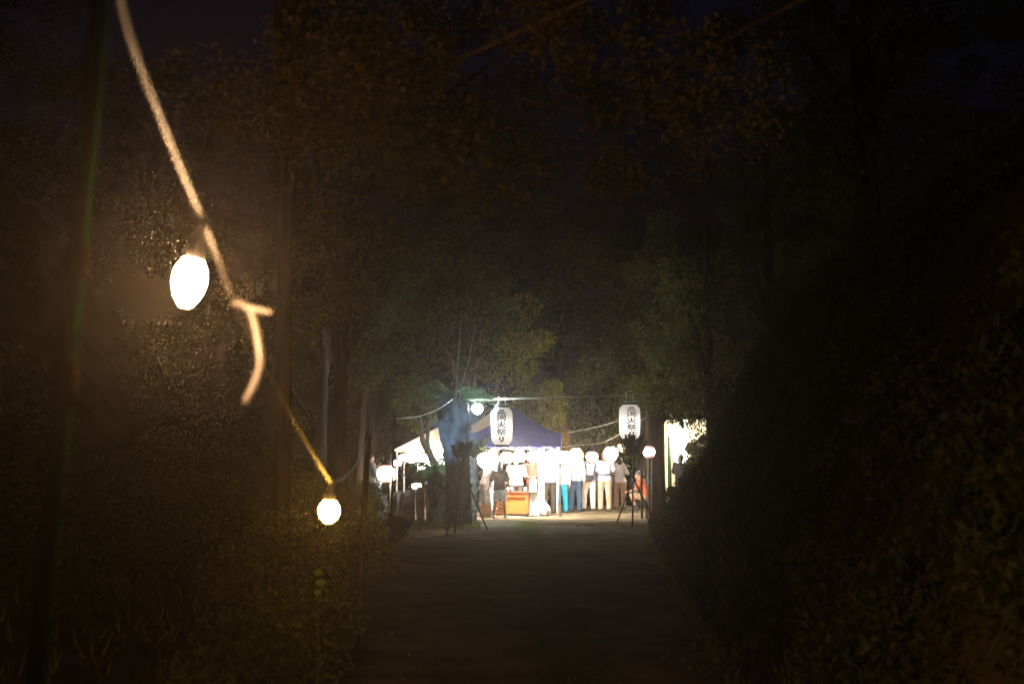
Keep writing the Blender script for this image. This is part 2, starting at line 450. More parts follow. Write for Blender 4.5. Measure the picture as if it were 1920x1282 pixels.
def palm(name, label, x, d, trunk_pts, trunk_rad, crown, fr, mat, bark, cat, group=None, seed=0):
    """fr = list of (azimuth, length, lift, droop)"""
    random.seed(seed)
    base = Vector((x, d, gz(x, d))); root = thing(name, base, label, cat, group)
    tm = MB()
    N = len(trunk_pts); tp = []; tr_ = []
    for i in range(N - 1):
        for k in range(6):
            t = k / 6; p = Vector(trunk_pts[i]).lerp(Vector(trunk_pts[i + 1]), t); r = trunk_rad[i] * (1 - t) + trunk_rad[i + 1] * t
            tp.append(p); tr_.append(r * (1.03 if k % 2 else .985))
    tp.append(Vector(trunk_pts[-1])); tr_.append(trunk_rad[-1])
    tm.tube(tp, tr_, 14)
    # stubs of old leaf bases all over the trunk
    zt = tp[-1].z - tp[0].z
    for k in range(110):
        i = random.randrange(2, len(tp) - 1); a = random.uniform(0, 2 * PI); r = tr_[i]
        u = Vector((math.cos(a), math.sin(a), 0)); s = Vector((-u.y, u.x, 0)) * r * .22; p = tp[i] + u * r * .93
        tip = p + u * r * .20 + Vector((0, 0, r * .30))
        tm.add([p - s - Vector((0, 0, r * .16)), p + s - Vector((0, 0, r * .16)), tip + s * .5, tip - s * .5, p + Vector((0, 0, r * .25))], [(0, 1, 2, 3), (3, 2, 4)])
    tm.build('trunk', M[bark], root, False)
    for az, L, lift, droop, *ro in fr:
        if lift > 1.5: L_ = L; 
        ob = frond_mesh(L * (.82 if ro else 1), droop, L * (.14 if ro else .2), 34, lift, .1 if ro else .25, .032 if ro else .03).build('frond', M[mat], None)
        ob.parent = root; ob.location = Vector(crown) - base; ob.rotation_euler = (ro[0] if ro else random.uniform(-.3, .3), 0, az)
    return root

# ------------------------------------------------------------------ far wood that closes the view
rgf = np.random.default_rng(42)
cs = []; rs = []
def top_y(px):
    """uneven treeline with an opening to the sky above the string lights"""
    if 425 < px < 532: return 78 + 14 * math.sin(px * .11)
    if 270 < px < 325: return 55 + 8 * math.sin(px * .2)
    if 325 <= px <= 425: return 8
    return -260
for i in range(760):
    d = rgf.uniform(54, 66); px = rgf.uniform(-250, 2200)
    x = (px - 960) / F * d
    r = rgf.uniform(.7, 1.5)
    zt = CAM_Z + (912 - top_y(px)) / F * d - prof(d) - r * .9
    z = rgf.uniform(0, zt)
    cs.append([x, d, prof(d) + z]); rs.append(r)
P = clump_points(cs, rs, 760, rgf, .4)
fw = quads('far_wood', leaf_quads(P, .12, .07, .3, .1, rgf), M['leaf_dark']); tag(fw, kind='stuff')
# wood on both hillsides nearer the camera
cs = []; rs = []
for i in range(330):
    side = -1 if i % 2 else 1
    d = rgf.uniform(9 if side > 0 else 15, 46)
    xo = rgf.uniform(0, 5)
    x = (-(3.6 + .09 * d + xo)) if side < 0 else (3.0 + .115 * d + xo)
    z = rgf.uniform(1.2, 11 if side > 0 else 9)
    if side < 0 and z < 6.0 and d < 34: continue
    if side < 0 and 110 < 960 + x / d * F < 640 and z < CAM_Z + .28 * d: continue
    if side < 0 and 200 < 960 + x / d * F < 560 and z > 5 + .25 * d: continue
    cs.append([x, d, gz(x, d) * .6 + z]); rs.append(rgf.uniform(.5, 1.15))
P = clump_points(cs, rs, 900, rgf, .35)
for i in range(90):
    d = rgf.uniform(9, 33); x = -(2.3 + .02 * d + rgf.uniform(0, 1) * 1.3); r = rgf.uniform(.25, .5)
    pp = clump_points([[x, d, gz(x, d) + rgf.uniform(.05, .8)]], [r], 700, rgf, .3); P = np.concatenate([P, pp])
cs = []; rs = []
for i in range(170):
    d = rgf.uniform(6, 24); x = lerp(EDGE_L, d) - 1.0 - rgf.random() ** .8 * 6
    if 110 < 960 + x / d * F < 640 and gz(x, d) > CAM_Z + .03 * d: continue
    cs.append([x, d, gz(x, d) + rgf.uniform(-.05, .15)]); rs.append(rgf.uniform(.12, .38))
P = np.concatenate([P, clump_points(cs, rs, 260, rgf, .3)])
tag(quads('hillside_wood', leaf_quads(P, .055, .03, .3, .15, rgf), M['leaf_dark']), kind='stuff')

cs = []; rs = []
for i in range(300):
    d = rgf.uniform(3, 33) if i % 3 else rgf.uniform(3, 11); x = lerp(EDGE_R, d) + (rgf.uniform(.15, 1.2) if i % 3 == 0 else rgf.uniform(.5, 4.2)); cs.append([x, d, gz(x, d) + rgf.uniform(-.05, .22)]); rs.append(rgf.uniform(.12, .42))
tag(quads('bank_undergrowth', leaf_quads(clump_points(cs, rs, 300, rgf, .35), .06, .028, .3, .3, rgf), M['leaf_dark']), kind='stuff')

# ------------------------------------------------------------------ individual trees
a = at(960, 800, 43.0)
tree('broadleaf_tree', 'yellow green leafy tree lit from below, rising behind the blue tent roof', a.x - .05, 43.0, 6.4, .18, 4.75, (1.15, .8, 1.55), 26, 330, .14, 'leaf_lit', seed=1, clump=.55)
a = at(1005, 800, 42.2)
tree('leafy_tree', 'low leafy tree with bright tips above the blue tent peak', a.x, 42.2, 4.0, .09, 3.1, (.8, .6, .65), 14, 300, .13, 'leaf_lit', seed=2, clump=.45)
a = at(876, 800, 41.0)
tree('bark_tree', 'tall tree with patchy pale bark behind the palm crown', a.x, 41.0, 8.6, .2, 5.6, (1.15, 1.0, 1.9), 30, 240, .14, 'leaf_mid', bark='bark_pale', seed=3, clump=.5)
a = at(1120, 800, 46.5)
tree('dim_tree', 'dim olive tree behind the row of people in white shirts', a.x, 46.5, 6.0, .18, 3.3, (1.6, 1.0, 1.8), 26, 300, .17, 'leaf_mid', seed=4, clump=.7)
for i, (px, d, h, cz, cr, ncl, lab) in enumerate([(1215, 52, 10, 6.5, (2.4, 1.5, 3.0), 34, 'tall dim tree filling the dark behind the entrance trunk'), (1060, 53, 12, 8.2, (2.6, 1.5, 3.2), 36, 'tall dim tree rising highest above the blue tent'), (860, 52, 12, 8.0, (2.4, 1.5, 3.4), 34, 'tall dim tree rising above the palm crown'), (700, 50, 11, 6.8, (2.6, 1.5, 3.2), 34, 'tall dim tree above the cream tent')]):
    a = at(px, 800, d); tree('tall_tree', lab, a.x, d, h, .2, cz, cr, ncl, 240, .2, 'leaf_mid', seed=70 + i, clump=.8)
# golden conical shrub behind tent
rg = np.random.default_rng(5); a = at(1042, 800, 44.5); b0 = Vector((a.x, 44.5, gz(a.x, 44.5)))
root = thing('conifer', b0, 'golden brown cone shaped conifer beside the blue tent corner', 'conifer')
MB().tube([b0, b0 + Vector((0, 0, 3.2))], [.08, .02], 7).build('trunk', M['bark'], root)
n = 5200; t = rg.random(n) ** .8; an = rg.uniform(0, 2 * PI, n); rr = (1 - t) * .85 * rg.uniform(.5, 1.05, n) + .05
P = np.stack([b0.x + rr * np.cos(an), b0.y + rr * np.sin(an), b0.z + .3 + t * 3.4], 1)
quads('crown', leaf_quads(P, .16, .05, .2, 0, rg), M['leaf_gold'], root)

# thick straight trunk at the right side of the entrance
a = on(1229, 36.2)
root = thing('cedar_tree', a, 'thick straight dark trunk at the entrance with leaves hanging over its top', 'tree')
MB().tube([a + Vector((.02 * math.sin(i * 2.1), .0, -.2 + i * .9)) for i in range(10)], [.27, .242, .235, .232, .228, .224, .22, .21, .19, .16], 14).build('trunk', M['bark'], root, True)
rg = np.random.default_rng(8)
cc = [[at(rg.uniform(1240, 1320), 800, 36.5).x, 36.5 + rg.uniform(-.3, .3), at(0, rg.uniform(735, 790), 36.5).z] for _ in range(9)]
cc += [[a.x + rg.uniform(-.5, .9), a.y - rg.uniform(.0, .8), a.z + 2.55 + rg.uniform(0, 5)] for _ in range(30)]
quads('crown', leaf_quads(clump_points(cc, [.3] * 9 + [.5] * 30, 260, rg, .3), .09, .055, .2, .3, rg), M['leaf_mid'], root)

for i, (px, d, h, tr, cz, cr, ncl, mat, lab) in enumerate([
    (1335, 33, 7.0, .16, 4.0, (1.5, 1.2, 1.9), 30, 'leaf_mid', 'dark tree whose drooping twigs hang in front of the lit white house'),
    (1450, 27, 8.0, .17, 5.0, (1.7, 1.5, 2.2), 22, 'leaf_dark', 'dark tree on the bank above the hanging vines'),
    (1640, 17, 8.5, .16, 5.0, (1.6, 1.6, 2.4), 22, 'leaf_brown', 'nearly black tree leaning over the steep vine covered bank')]):
    a = on(px, d)
    tree('hillside_tree', lab, a.x, d, h, tr, cz - (a.z - prof(d)) * .6, cr, ncl, 220, .13, mat, seed=20 + i, clump=.55, hang=.3)
for i, (px, d, h, tr, cz, cr, ncl, mat, lab, ln) in enumerate([
    (528, 13, 9.8, .085, 8.3, (1.2, 1.2, 1.3), 16, 'leaf_dark', 'thin dark trunk behind the yellow bulb on the wooded side', (.3, 0)),
    (640, 24, 8.5, .12, 5.4, (1.6, 1.4, 1.9), 22, 'leaf_mid', 'dark leafy tree above the yellow bulb beside the stone posts', (.2, 0)),
    (672, 44, 9, .15, 5.4, (2.2, 1.3, 2.2), 28, 'leaf_mid', 'dark spreading tree above the cream tent and stone posts', (.9, 0)),
    (600, 33, 9, .16, 4.6, (2.0, 1.6, 2.4), 24, 'leaf_dark', 'dark tree left of the stone posts in deep shade', (0, 0))]):
    a = on(px, d)
    tree('woodland_tree', lab, a.x, d, h, tr, cz, cr, ncl, 230, .13, mat, seed=40 + i, clump=.55, lean=ln)
# tree that reaches over the road: its twigs catch the light of the near bulb
for i, (x, d, h, cz, cr, ncl, lean, lab, mat) in enumerate([
    (2.75, 4.1, 2.1, .62, (1.3, 1.0, .42), 34, (-3.7, 2.9), 'tree whose brown lit leaves arch over the road high above the bulbs', 'leaf_brown'),
    (3.4, 8.2, 6.5, 3.2, (1.7, 1.2, .9), 24, (-1.9, .2), 'tree whose dim leaves arch over the road from the vine bank', 'leaf_brown')]):
    tree('overhanging_tree', lab, x, d, h, .035, cz, cr, ncl, 420, .032, mat, seed=60 + i, clump=.33, lean=lean, hang=.3, limbs=5)

# ------------------------------------------------------------------ palms
pb = on(859, 31.5); pb.z = gz(pb.x, 31.5)
T = lambda px, py, d=31.5: at(px, py, d)
palm('palm_tree', 'thick dark palm trunk with green fronds on top behind the smoke', pb.x, 31.5,
     [T(859, 985), T(859, 900), T(857, 850), T(852, 815), T(850, 775), T(850, 752)], [.31, .27, .265, .33, .345, .28], T(850, 748),
     [(R(10), .95, .95, .55, -.8), (R(-6), 1.05, .55, .42, -.9), (R(4), 1.15, .22, .22, -1.0), (R(-12), .6, -.05, .3, -.8), (R(172), 1.0, .62, .18, .9), (R(186), .85, .95, .3, .8), (R(176), .62, 2.2, .4, 1.0), (R(20), .55, 2.6, .4, -1.0), (R(200), .7, .1, .35, .8),
      (R(150), .9, .5, .4, .2), (R(40), 1.0, .75, .5, 0), (R(80), .9, .7, .4, 0), (R(110), .9, .6, .4, 0), (R(-95), .55, .9, .9, 0), (R(60), .9, .9, .5, 0)], 'frond', 'palm_bark', 'palm tree', seed=3)
T2 = lambda px, py: at(px, py, 32.6)
def cyc(L0, n, sd):
    random.seed(sd); return [(2 * PI * i / n * 2.4 + random.uniform(-.2, .2), L0 * random.uniform(.8, 1.1), random.uniform(.35, 1.15), random.uniform(.65, 1.05)) for i in range(n)]
cb = on(817, 32.6)
palm('sago_palm', 'sago palm with grey trunk and drooping fronds in front of the stone posts', cb.x, 32.6, [T2(818, 985), T2(818, 940), T2(817, 900), T2(816, 884)], [.19, .17, .18, .15], T2(816, 884), cyc(.78, 34, 5), 'cycad', 'cycad_bark', 'sago palm', seed=6)
T3 = lambda px, py: at(px, py, 34.0)
cb = on(884, 34.0)
palm('sago_palm', 'sago palm with upright fronds between the palm trunk and the blue tent', cb.x, 34.0, [T3(884, 976), T3(885, 930), T3(886, 880), T3(887, 858)], [.13, .12, .12, .11], T3(887, 858), [(z, l * .8, li + .5, dr * .8) for z, l, li, dr in cyc(.7, 26, 9)], 'cycad', 'cycad_bark', 'sago palm', seed=11)
# little bent tree in front of the cream tent
T4 = lambda px, py: at(px, py, 36.0)
b0 = on(822, 36.0); root = thing('bent_tree', b0, 'small crooked tree with a forked trunk in front of the cream tent', 'tree')
tm = MB(); tm.tube([b0 - Vector((0, 0, .1)), T4(820, 925), T4(815, 870), T4(803, 846), T4(792, 826), T4(790, 800), T4(786, 770)], [.15, .13, .115, .09, .07, .055, .03], 9)
tm.tube([T4(803, 846), T4(801, 826), T4(803, 800), T4(808, 770)], [.07, .055, .045, .02], 7); tm.tube([T4(790, 800), T4(775, 780), T4(760, 770)], [.045, .03, .012], 6)
tm.build('trunk', M['bark_pale'], root, True)
rg = np.random.default_rng(77)
cc = [list(T4(rg.uniform(745, 825), rg.uniform(715, 800)) + Vector((0, rg.uniform(-.5, .5), 0))) for _ in range(24)]
quads('crown', leaf_quads(clump_points(cc, [.28] * 24, 170, rg, .3), .1, .05, .2, .3, rg), M['leaf_mid'], root)

# ------------------------------------------------------------------ bushes along the road
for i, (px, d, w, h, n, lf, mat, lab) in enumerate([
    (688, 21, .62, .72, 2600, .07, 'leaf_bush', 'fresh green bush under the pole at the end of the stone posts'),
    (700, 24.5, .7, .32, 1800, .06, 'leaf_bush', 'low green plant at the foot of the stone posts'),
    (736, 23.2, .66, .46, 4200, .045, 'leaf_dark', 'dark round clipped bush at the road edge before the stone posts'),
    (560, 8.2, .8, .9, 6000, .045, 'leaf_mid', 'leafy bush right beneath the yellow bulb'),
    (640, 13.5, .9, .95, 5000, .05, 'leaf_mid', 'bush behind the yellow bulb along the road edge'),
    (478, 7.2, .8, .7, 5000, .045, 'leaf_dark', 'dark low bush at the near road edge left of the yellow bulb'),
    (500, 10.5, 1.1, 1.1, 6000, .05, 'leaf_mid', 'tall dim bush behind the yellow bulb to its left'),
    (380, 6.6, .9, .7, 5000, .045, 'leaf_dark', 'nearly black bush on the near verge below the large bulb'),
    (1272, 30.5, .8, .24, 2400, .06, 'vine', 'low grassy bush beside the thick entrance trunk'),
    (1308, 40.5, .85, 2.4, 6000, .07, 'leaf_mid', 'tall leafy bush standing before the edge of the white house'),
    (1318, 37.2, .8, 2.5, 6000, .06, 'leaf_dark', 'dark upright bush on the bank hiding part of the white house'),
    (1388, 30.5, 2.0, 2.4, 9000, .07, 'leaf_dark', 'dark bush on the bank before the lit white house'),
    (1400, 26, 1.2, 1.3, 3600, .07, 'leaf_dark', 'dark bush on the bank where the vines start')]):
    a = on(px, d); shrub('bush', lab, a.x, d, w, h, n, lf, mat, seed=i)
# pale broad leaves at the road edge under the yellow bulb
b0 = Vector((at(596, 1080, 6.4).x, 6.4, 0)); b0.z = gz(b0.x, 6.4)
root = thing('broadleaf_plant', b0, 'small plant with two pale round leaves at the road edge', 'plant')
for j, (py, s) in enumerate(((1072, .022), (1092, .025), (1110, .018))):
    c = at(596 + 5 * (j % 2), py, 6.4); lm = MB().ell(c, (s, s * .5, s * .7), 8, 5); lm.build('leaf', M['leaf_bush'], root, True)
MB().tube([b0 - Vector((0, 0, .05)), at(597, 1110, 6.4), at(597, 1072, 6.4)], .002, 5).build('stem', M['leaf_mid'], root)

# hanging vines and grass on the bank, grass by the stone posts, fallen leaves
rg = np.random.default_rng(91)
Q = []
for i in range(2200):
    d = rg.uniform(5, 36)
    x = lerp(EDGE_R, d) + .03 + rg.random() ** 1.2 * 3.0
    z = gz(x, d); L = rg.uniform(.12, .42) * (1.0 if d < 26 else .6); w = rg.uniform(.002, .006) * (.7 + d * .05)
    o1 = -rg.uniform(.02, .10); sy = rg.uniform(-.22, .22) * L
    p = np.array([x, d, z - .01]); m_ = np.array([x + o1, d + sy * .5, z + rg.uniform(.02, .08)]); q = np.array([x + o1 - L * .42, d + sy, z - L * rg.uniform(.45, .8)])
    an = rg.uniform(0, PI); wv = np.array([math.cos(an) * w, math.sin(an) * w, 0])
    Q.append([p - wv, p + wv, m_ + wv, m_ - wv]); Q.append([m_ - wv, m_ + wv, q + wv * .2, q - wv * .2])
Q = np.array(Q)
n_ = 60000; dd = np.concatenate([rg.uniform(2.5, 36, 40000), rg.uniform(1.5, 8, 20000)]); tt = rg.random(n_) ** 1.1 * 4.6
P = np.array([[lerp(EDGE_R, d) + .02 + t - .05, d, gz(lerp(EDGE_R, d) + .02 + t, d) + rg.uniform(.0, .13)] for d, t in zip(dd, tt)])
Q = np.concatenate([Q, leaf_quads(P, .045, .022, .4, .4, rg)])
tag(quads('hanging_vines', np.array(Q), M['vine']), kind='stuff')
Q = []
for i in range(14000):
    if i % 3 == 0: px = rg.uniform(670, 900); d = rg.uniform(28.5, 34)
    elif i % 3 == 1: px = rg.uniform(660, 740); d = rg.uniform(18, 28)
    else: d = rg.uniform(6, 30); px = 0
    x = at(px, 900, d).x if px else (lerp(EDGE_L, d) + .12 - rg.random() ** 1.5 * 2.2 if i % 2 else lerp(EDGE_R, d) - .12 + rg.random() ** 2 * .5)
    z = gz(x, d); h = rg.uniform(.03, .09) * (1 if d > 20 else 1.6); w = .006 + .0003 * d
    lx, ly = rg.normal(size=2) * h * .5; an = rg.uniform(0, PI)
    wv = np.array([math.cos(an) * w, math.sin(an) * w, 0]); p = np.array([x, d, z - .01]); q = p + np.array([lx, ly, h])
    Q.append([p - wv, p + wv, q + wv * .2, q - wv * .2])
tag(quads('grass', np.array(Q), M['grass']), kind='stuff')
P = []
for i in range(520):
    d = rg.uniform(6, 32); k_ = rg.random(); w_ = lerp(EDGE_R, d) - lerp(EDGE_L, d)
    x = lerp(EDGE_L, d) - .1 + (k_ if i % 4 == 0 else (.16 * k_ ** 2 if i % 2 else 1 - .14 * k_ ** 2)) * w_; P.append([x, d, prof(d) + .045])
V = []
for i in range(2600):
    d = 6 + 26 * rg.random() ** 1.3; k_ = rg.random(); k_ = k_ if i % 3 else (.15 * k_ if i % 2 else 1 - .13 * k_); x = lerp(EDGE_L, d) + k_ * (lerp(EDGE_R, d) - lerp(EDGE_L, d)); r_ = rg.uniform(.005, .013) * (1.4 if rg.random() < .08 else 1)
    c_ = np.array([x, d, prof(d) + .012 + .018 * math.sin(x * 3.1 + d * .7) * math.sin(d * 2.3 - x) + r_ * .2]); t_ = c_ + rg.normal(size=3) * r_ * .25 + np.array([0, 0, r_ * .75]); a_ = rg.uniform(0, PI)
    b4 = [c_ + np.array([math.cos(a_ + q * PI / 2) * r_ * rg.uniform(.8, 1.3), math.sin(a_ + q * PI / 2) * r_ * rg.uniform(.8, 1.3), -r_ * .4]) for q in range(4)]
    for q in range(4): V.append([b4[q], b4[(q + 1) % 4], t_ + (b4[(q + 1) % 4] - c_) * .25, t_ + (b4[q] - c_) * .25])
    V.append([t_ + (b4[q] - c_) * .25 for q in range(4)])
tag(quads('gravel', np.array(V), M['pebble']), kind='stuff')
lq = leaf_quads(np.array(P), .055, .03, 3.0, 0, rg); tag(quads('fallen_leaves', lq, M['litter']), kind='stuff')

# ------------------------------------------------------------------ string of bulbs in the foreground
def bez(pts, n=10):
    """Catmull-Rom through pts"""
    pts = [Vector(p) for p in pts]; P_ = [pts[0] * 2 - pts[1]] + pts + [pts[-1] * 2 - pts[-2]]; out = []
    for i in range(1, len(P_) - 2):
        a, b, c, e = P_[i - 1:i + 3]
        for k in range(n):
            t = k / n; out.append(.5 * ((2 * b) + (c - a) * t + (2 * a - 5 * b + 4 * c - e) * t * t + (3 * b - a - 3 * c + e) * t ** 3))
    out.append(pts[-1]); return out
def twisted(path, r, off, pitch):
    """two helical strands along a path"""
    mb = MB(); path = [Vector(p) for p in path]; L = 0; A = []; B = []
    fine = []
    for p, q in zip(path, path[1:]):
        n = max(1, int((q - p).length / (pitch / 8)))
        fine += [p.lerp(q, k / n) for k in range(n)]
    fine.append(path[-1])
    for i, p in enumerate(fine):
        if i: L += (p - fine[i - 1]).length
        t = (fine[min(i + 1, len(fine) - 1)] - fine[max(0, i - 1)]).normalized()
        u = t.cross(Vector((0, 1, .2))).normalized(); w = t.cross(u); a = 2 * PI * L / pitch
        o = (u * math.cos(a) + w * math.sin(a)) * off; A.append(p + o); B.append(p - o)
    mb.tube(A, r, 6); mb.tube(B, r, 6); return mb
b1 = at(355, 527, 2.5); b2 = at(617, 958, 4.15)
hang1 = at(378, 408, 2.5); hang2 = at(622, 908, 4.15)
root = thing('string_light', hang1, 'sagging dark cable with two lit bare bulbs crossing the foreground', 'string light')
M['bulb_warm'] = emit('bulb_warm', (1.0, .57, .26), 4700)
M['bulb_yellow'] = emit('bulb_yellow', (1.0, .50, .07), 2200)
cab = bez([at(213, -40, 1.75), at(258, 110, 1.95), at(318, 265, 2.25), hang1], 8)
twisted(cab, .0016, .0030, .046).build('cable', M['cable'], root, True)
cab = bez([hang1 + Vector((.004, 0, -.012)), at(405, 478, 2.62), at(437, 562, 2.8), at(500, 692, 3.2), at(560, 805, 3.7), hang2], 8)
twisted(cab, .0016, .0030, .046).build('cable', M['cable'], root, True)
cab = bez([hang2, at(655, 886, 7.0), at(677, 856, 9.2), at(690, 822, 10.7)], 8)
MB().tube(cab, .0045, 6).build('cable', M['cable'], root, True)
def bulb(c, top, h, r, mat, sock_r):
    ax = (top - c).normalized()
    sk = MB(); s0 = c + ax * h * .47
    sk.lathe(s0, [(sock_r * .95, -.006), (sock_r, 0), (sock_r, .022), (sock_r * .8, .028), (sock_r * .75, .04), (sock_r * .45, .052)], 14, ax)
    sk.tube([s0 + ax * .045, top], [.006, .005], 7)
    so = sk.build('socket', M['black'], root, True)
    pr = []
    for i in range(11):
        t = i / 10
        rr = r * math.sin(PI * (.05 + .86 * t)) ** .72
        pr.append((max(rr, .002), -h * .5 + h * t))
    return MB().lathe(c, pr, 14, ax).build('bulb', mat, root, True)
bulb(b1, hang1, .085, .0265, M['bulb_warm'], .016)
bulb(b2, hang2, .062, .0275, M['bulb_yellow'], .015)
# loose end of tape knotted on the cable
tp = MB(); tp.tube(bez([at(436, 568, 2.78), at(452, 570, 2.77), at(470, 584, 2.76), at(480, 618, 2.75), at(487, 660, 2.74), at(487, 690, 2.74), at(475, 725, 2.74), at(458, 757, 2.74)], 5), [.006] * 2 + [.008] * 32 + [.007, .006], 8)
tp.tube(bez([at(462, 576, 2.76), at(480, 580, 2.76), at(511, 586, 2.75)], 4), [.007] * 5 + [.006, .006, .005, .004], 8)
tp.build('tape_end', M['tape'], root, True)

# green stake close to the camera
g0 = at(52, 1420, 2.2); g1 = at(200, -130, 2.2)
root = thing('garden_pole', g0, 'thin green pole leaning close to the camera beside the string light', 'pole')
gp = MB(); N = 40; pts = [g0.lerp(g1, i / N) for i in range(N + 1)]
gp.tube(pts, [.0150 + (.0012 if i % 6 == 0 else 0) for i in range(N + 1)], 12); gp.build('shaft', M['green_pole'], root, True)
c = g0.lerp(g1, .435); ax = (g1 - g0).normalized()
M['tape_glint_orange'] = pm('tape_glint_orange', (.008, .0038, .0019), .7, spec=0, noise=.15, scale=20)  # orange of the lower tape, shared with the painted bulb reflection above
MB().lathe(g0.lerp(g1, (1420 - 742) / 1550.0), [(.0175, -.036), (.0195, -.034), (.0195, .034), (.0175, .036)], 14, ax).build('tape_glint_band', M['tape_glint_orange'], root, True)
MB().lathe(g0.lerp(g1, (1420 - 512) / 1550.0) , [(.0168, -.028), (.018, -.026), (.018, .026), (.0168, .028)], 14, ax).build('tape_glint_band', M['tape_glint_orange'], root, True)  # upper band is no tape: the bulb's reflection on the pole, painted orange

# dark post that carries the far end of the string light
pt = on(672, 10.7); root = thing('wooden_post', pt, 'thin dark wooden post beside the road holding the end of the bulb cable', 'post')
MB().tube([pt - Vector((0, 0, .1)), at(680, 1000, 10.7), at(691, 812, 10.7)], [.026, .024, .02], 9).build('shaft', M['pole_dark'], root, True)
MB().lathe(at(690.5, 822, 10.7), [(.022, -.012), (.026, -.01), (.026, .01), (.022, .012)], 10).build('clamp', M['iron'], root)

# ------------------------------------------------------------------ lanterns
STROKES = {
 'two': [[(.2, .74), (.5, .745), (.8, .76)], [(.02, .2), (.5, .215), (.98, .23)]],
 'river': [[(.08, .92), (.24, .78)], [(.02, .63), (.18, .5)], [(.02, .05), (.12, .16), (.25, .4)],
           [(.32, .85), (.98, .88)], [(.85, .87), (.86, .4), (.84, .09), (.72, .04)], [(.42, .66), (.43, .3)], [(.42, .63), (.68, .65), (.67, .33)], [(.43, .35), (.67, .36)]],
 'fire': [[(.14, .72), (.24, .6), (.26, .45)], [(.86, .76), (.78, .6), (.66, .5)], [(.49, .97), (.49, .55), (.34, .24), (.03, .02)], [(.5, .5), (.66, .22), (.98, .03)]],
 'festival': [[(.28, 1.0), (.2, .82), (.04, .66)], [(.26, .9), (.47, .88), (.38, .68), (.06, .4)], [(.22, .78), (.32, .7)], [(.14, .66), (.24, .58)],
              [(.52, .9), (.86, .88), (.74, .68), (.56, .55)], [(.54, .8), (.72, .62), (.98, .46)], [(.34, .52), (.68, .53)], [(.16, .35), (.86, .37)],
              [(.51, .35), (.51, .06), (.4, .0)], [(.32, .24), (.18, .06)], [(.68, .25), (.84, .08)]],
 'ri': [[(.27, .92), (.22, .55), (.27, .38), (.4, .5)], [(.72, .95), (.77, .55), (.68, .24), (.4, .0)]]}
def lantern_profile(H, Rm, ribs=22):
    pr = []
    n = ribs * 2
    for i in range(n + 1):
        t = i / n; e = min(t, 1 - t) / .16
        base = Rm * (1.0 if e >= 1 else .66 + .34 * math.sin(e * PI / 2))
        base *= .955 + .045 * math.sin(PI * t)
        base *= 1 - .035 * (1 - t)
        pr.append((base + (.0045 if i % 2 else -.0035), H * t))
    return pr
M['bulb_lantern'] = emit('bulb_lantern', (1, .93, .86), 75)
def big_lantern(c, H, Rm, label, yaw, inks, wire_top):
    """c = bottom centre"""
    root = thing('paper_lantern', c, label, 'lantern', 'long white paper lanterns with black writing')
    pr = lantern_profile(H, Rm)
    MB().lathe(c, pr, 36, cap=False).build('shade', M['paper'], root, True)
    MB().lathe(c + Vector((0, 0, H - .003)), [(Rm * .66, 0), (Rm * .66, .05), (Rm * .5, .052), (Rm * .5, .0)], 24, cap=False).build('top_ring', M['ink'], root)
    MB().lathe(c - Vector((0, 0, .045)), [(Rm * .46, 0), (Rm * .62, 0), (Rm * .64, .048), (Rm * .48, .048)], 24, cap=False).build('bottom_ring', M['ink'], root)
    hk = MB()
    for s in (-1, 1):
        hk.tube([c + Vector((s * Rm * .55, 0, H + .04)), c + Vector((s * Rm * .32, 0, H + .10)), c + Vector((s * Rm * .30, 0, wire_top - c.z + .05))], .009, 6)
    hk.tube([c + Vector((-Rm * .5, 0, H + .06)), c + Vector((Rm * .5, 0, H + .06))], .01, 6)
    hk.build('hanger', M['pole_white'], root)
    MB().ell(c + Vector((0, 0, H * .42)), (.045, .045, .06), 10, 7).build('bulb', M['bulb_lantern'], root)
    hs = [.115, .17, .165, .19, .15]; ws = [.50, .56, .58, .60, .36]; tot = sum(hs); gap = (0.86 - tot) / 4
    z = H * .93; Wc = Rm * 1.65
    for (nm, st), hh, ww, ink in zip(STROKES.items(), hs, ws, inks):
        ch = H * hh; cw = Wc * ww
        mb = MB(); z0 = z - ch
        for si, pts in enumerate(st):
            # densify
            P_ = []
            for (x0, y0), (x1, y1) in zip(pts, pts[1:]):
                for k in range(4): P_.append((x0 + (x1 - x0) * k / 4, y0 + (y1 - y0) * k / 4))
            P_.append(pts[-1]); N = len(P_)
            A = []; B = []
            wb = .036 * dict(two=1.05, river=.74, fire=.95, festival=.70, ri=.95)[nm] * (H / .85)
            for i, (x, y) in enumerate(P_):
                xa, ya = P_[max(0, i - 1)]; xb, yb = P_[min(N - 1, i + 1)]
                tx, ty = (xb - xa) * cw, (yb - ya) * ch; l = math.hypot(tx, ty) or 1; nx_, ny_ = -ty / l, tx / l
                t = i / (N - 1); w = wb * .5 * (.78 + .45 * abs(t - .45)) * (1.15 if abs(tx) < abs(ty) else .95)
                if t > .93 and len(pts) > 2: w *= .55
                X = (x - .5) * cw; Y = y * ch
                A.append((X + nx_ * w, Y + ny_ * w)); B.append((X - nx_ * w, Y - ny_ * w))
            def mp(p):
                zz = z0 + p[1]; t = zz / H
                rr = Rm * (.955 + .045 * math.sin(PI * max(0, min(1, t)))) * (1 - .035 * (1 - t)) + .0075 + .0007 * si
                an = p[0] / Rm + yaw - PI / 2
                return c + Vector((math.cos(an) * rr, math.sin(an) * rr, zz))
            vs = [mp(p) for p in A] + [mp(p) for p in B]
            mb.add(vs, [(i, i + 1, N + i + 1, N + i) for i in range(N - 1)])
        mb.build('painted_character', M[ink], root)
        z = z0 - gap * H
    return root
wire_z = at(940, 747, 32.15).z
big_lantern(at(941, 834, 32.15), .845, .245, 'long white lantern with black writing lit bluish by the round lamp beside it', R(-2), ['ink', 'ink', 'ink', 'ink_brown', 'ink_brown'], wire_z)
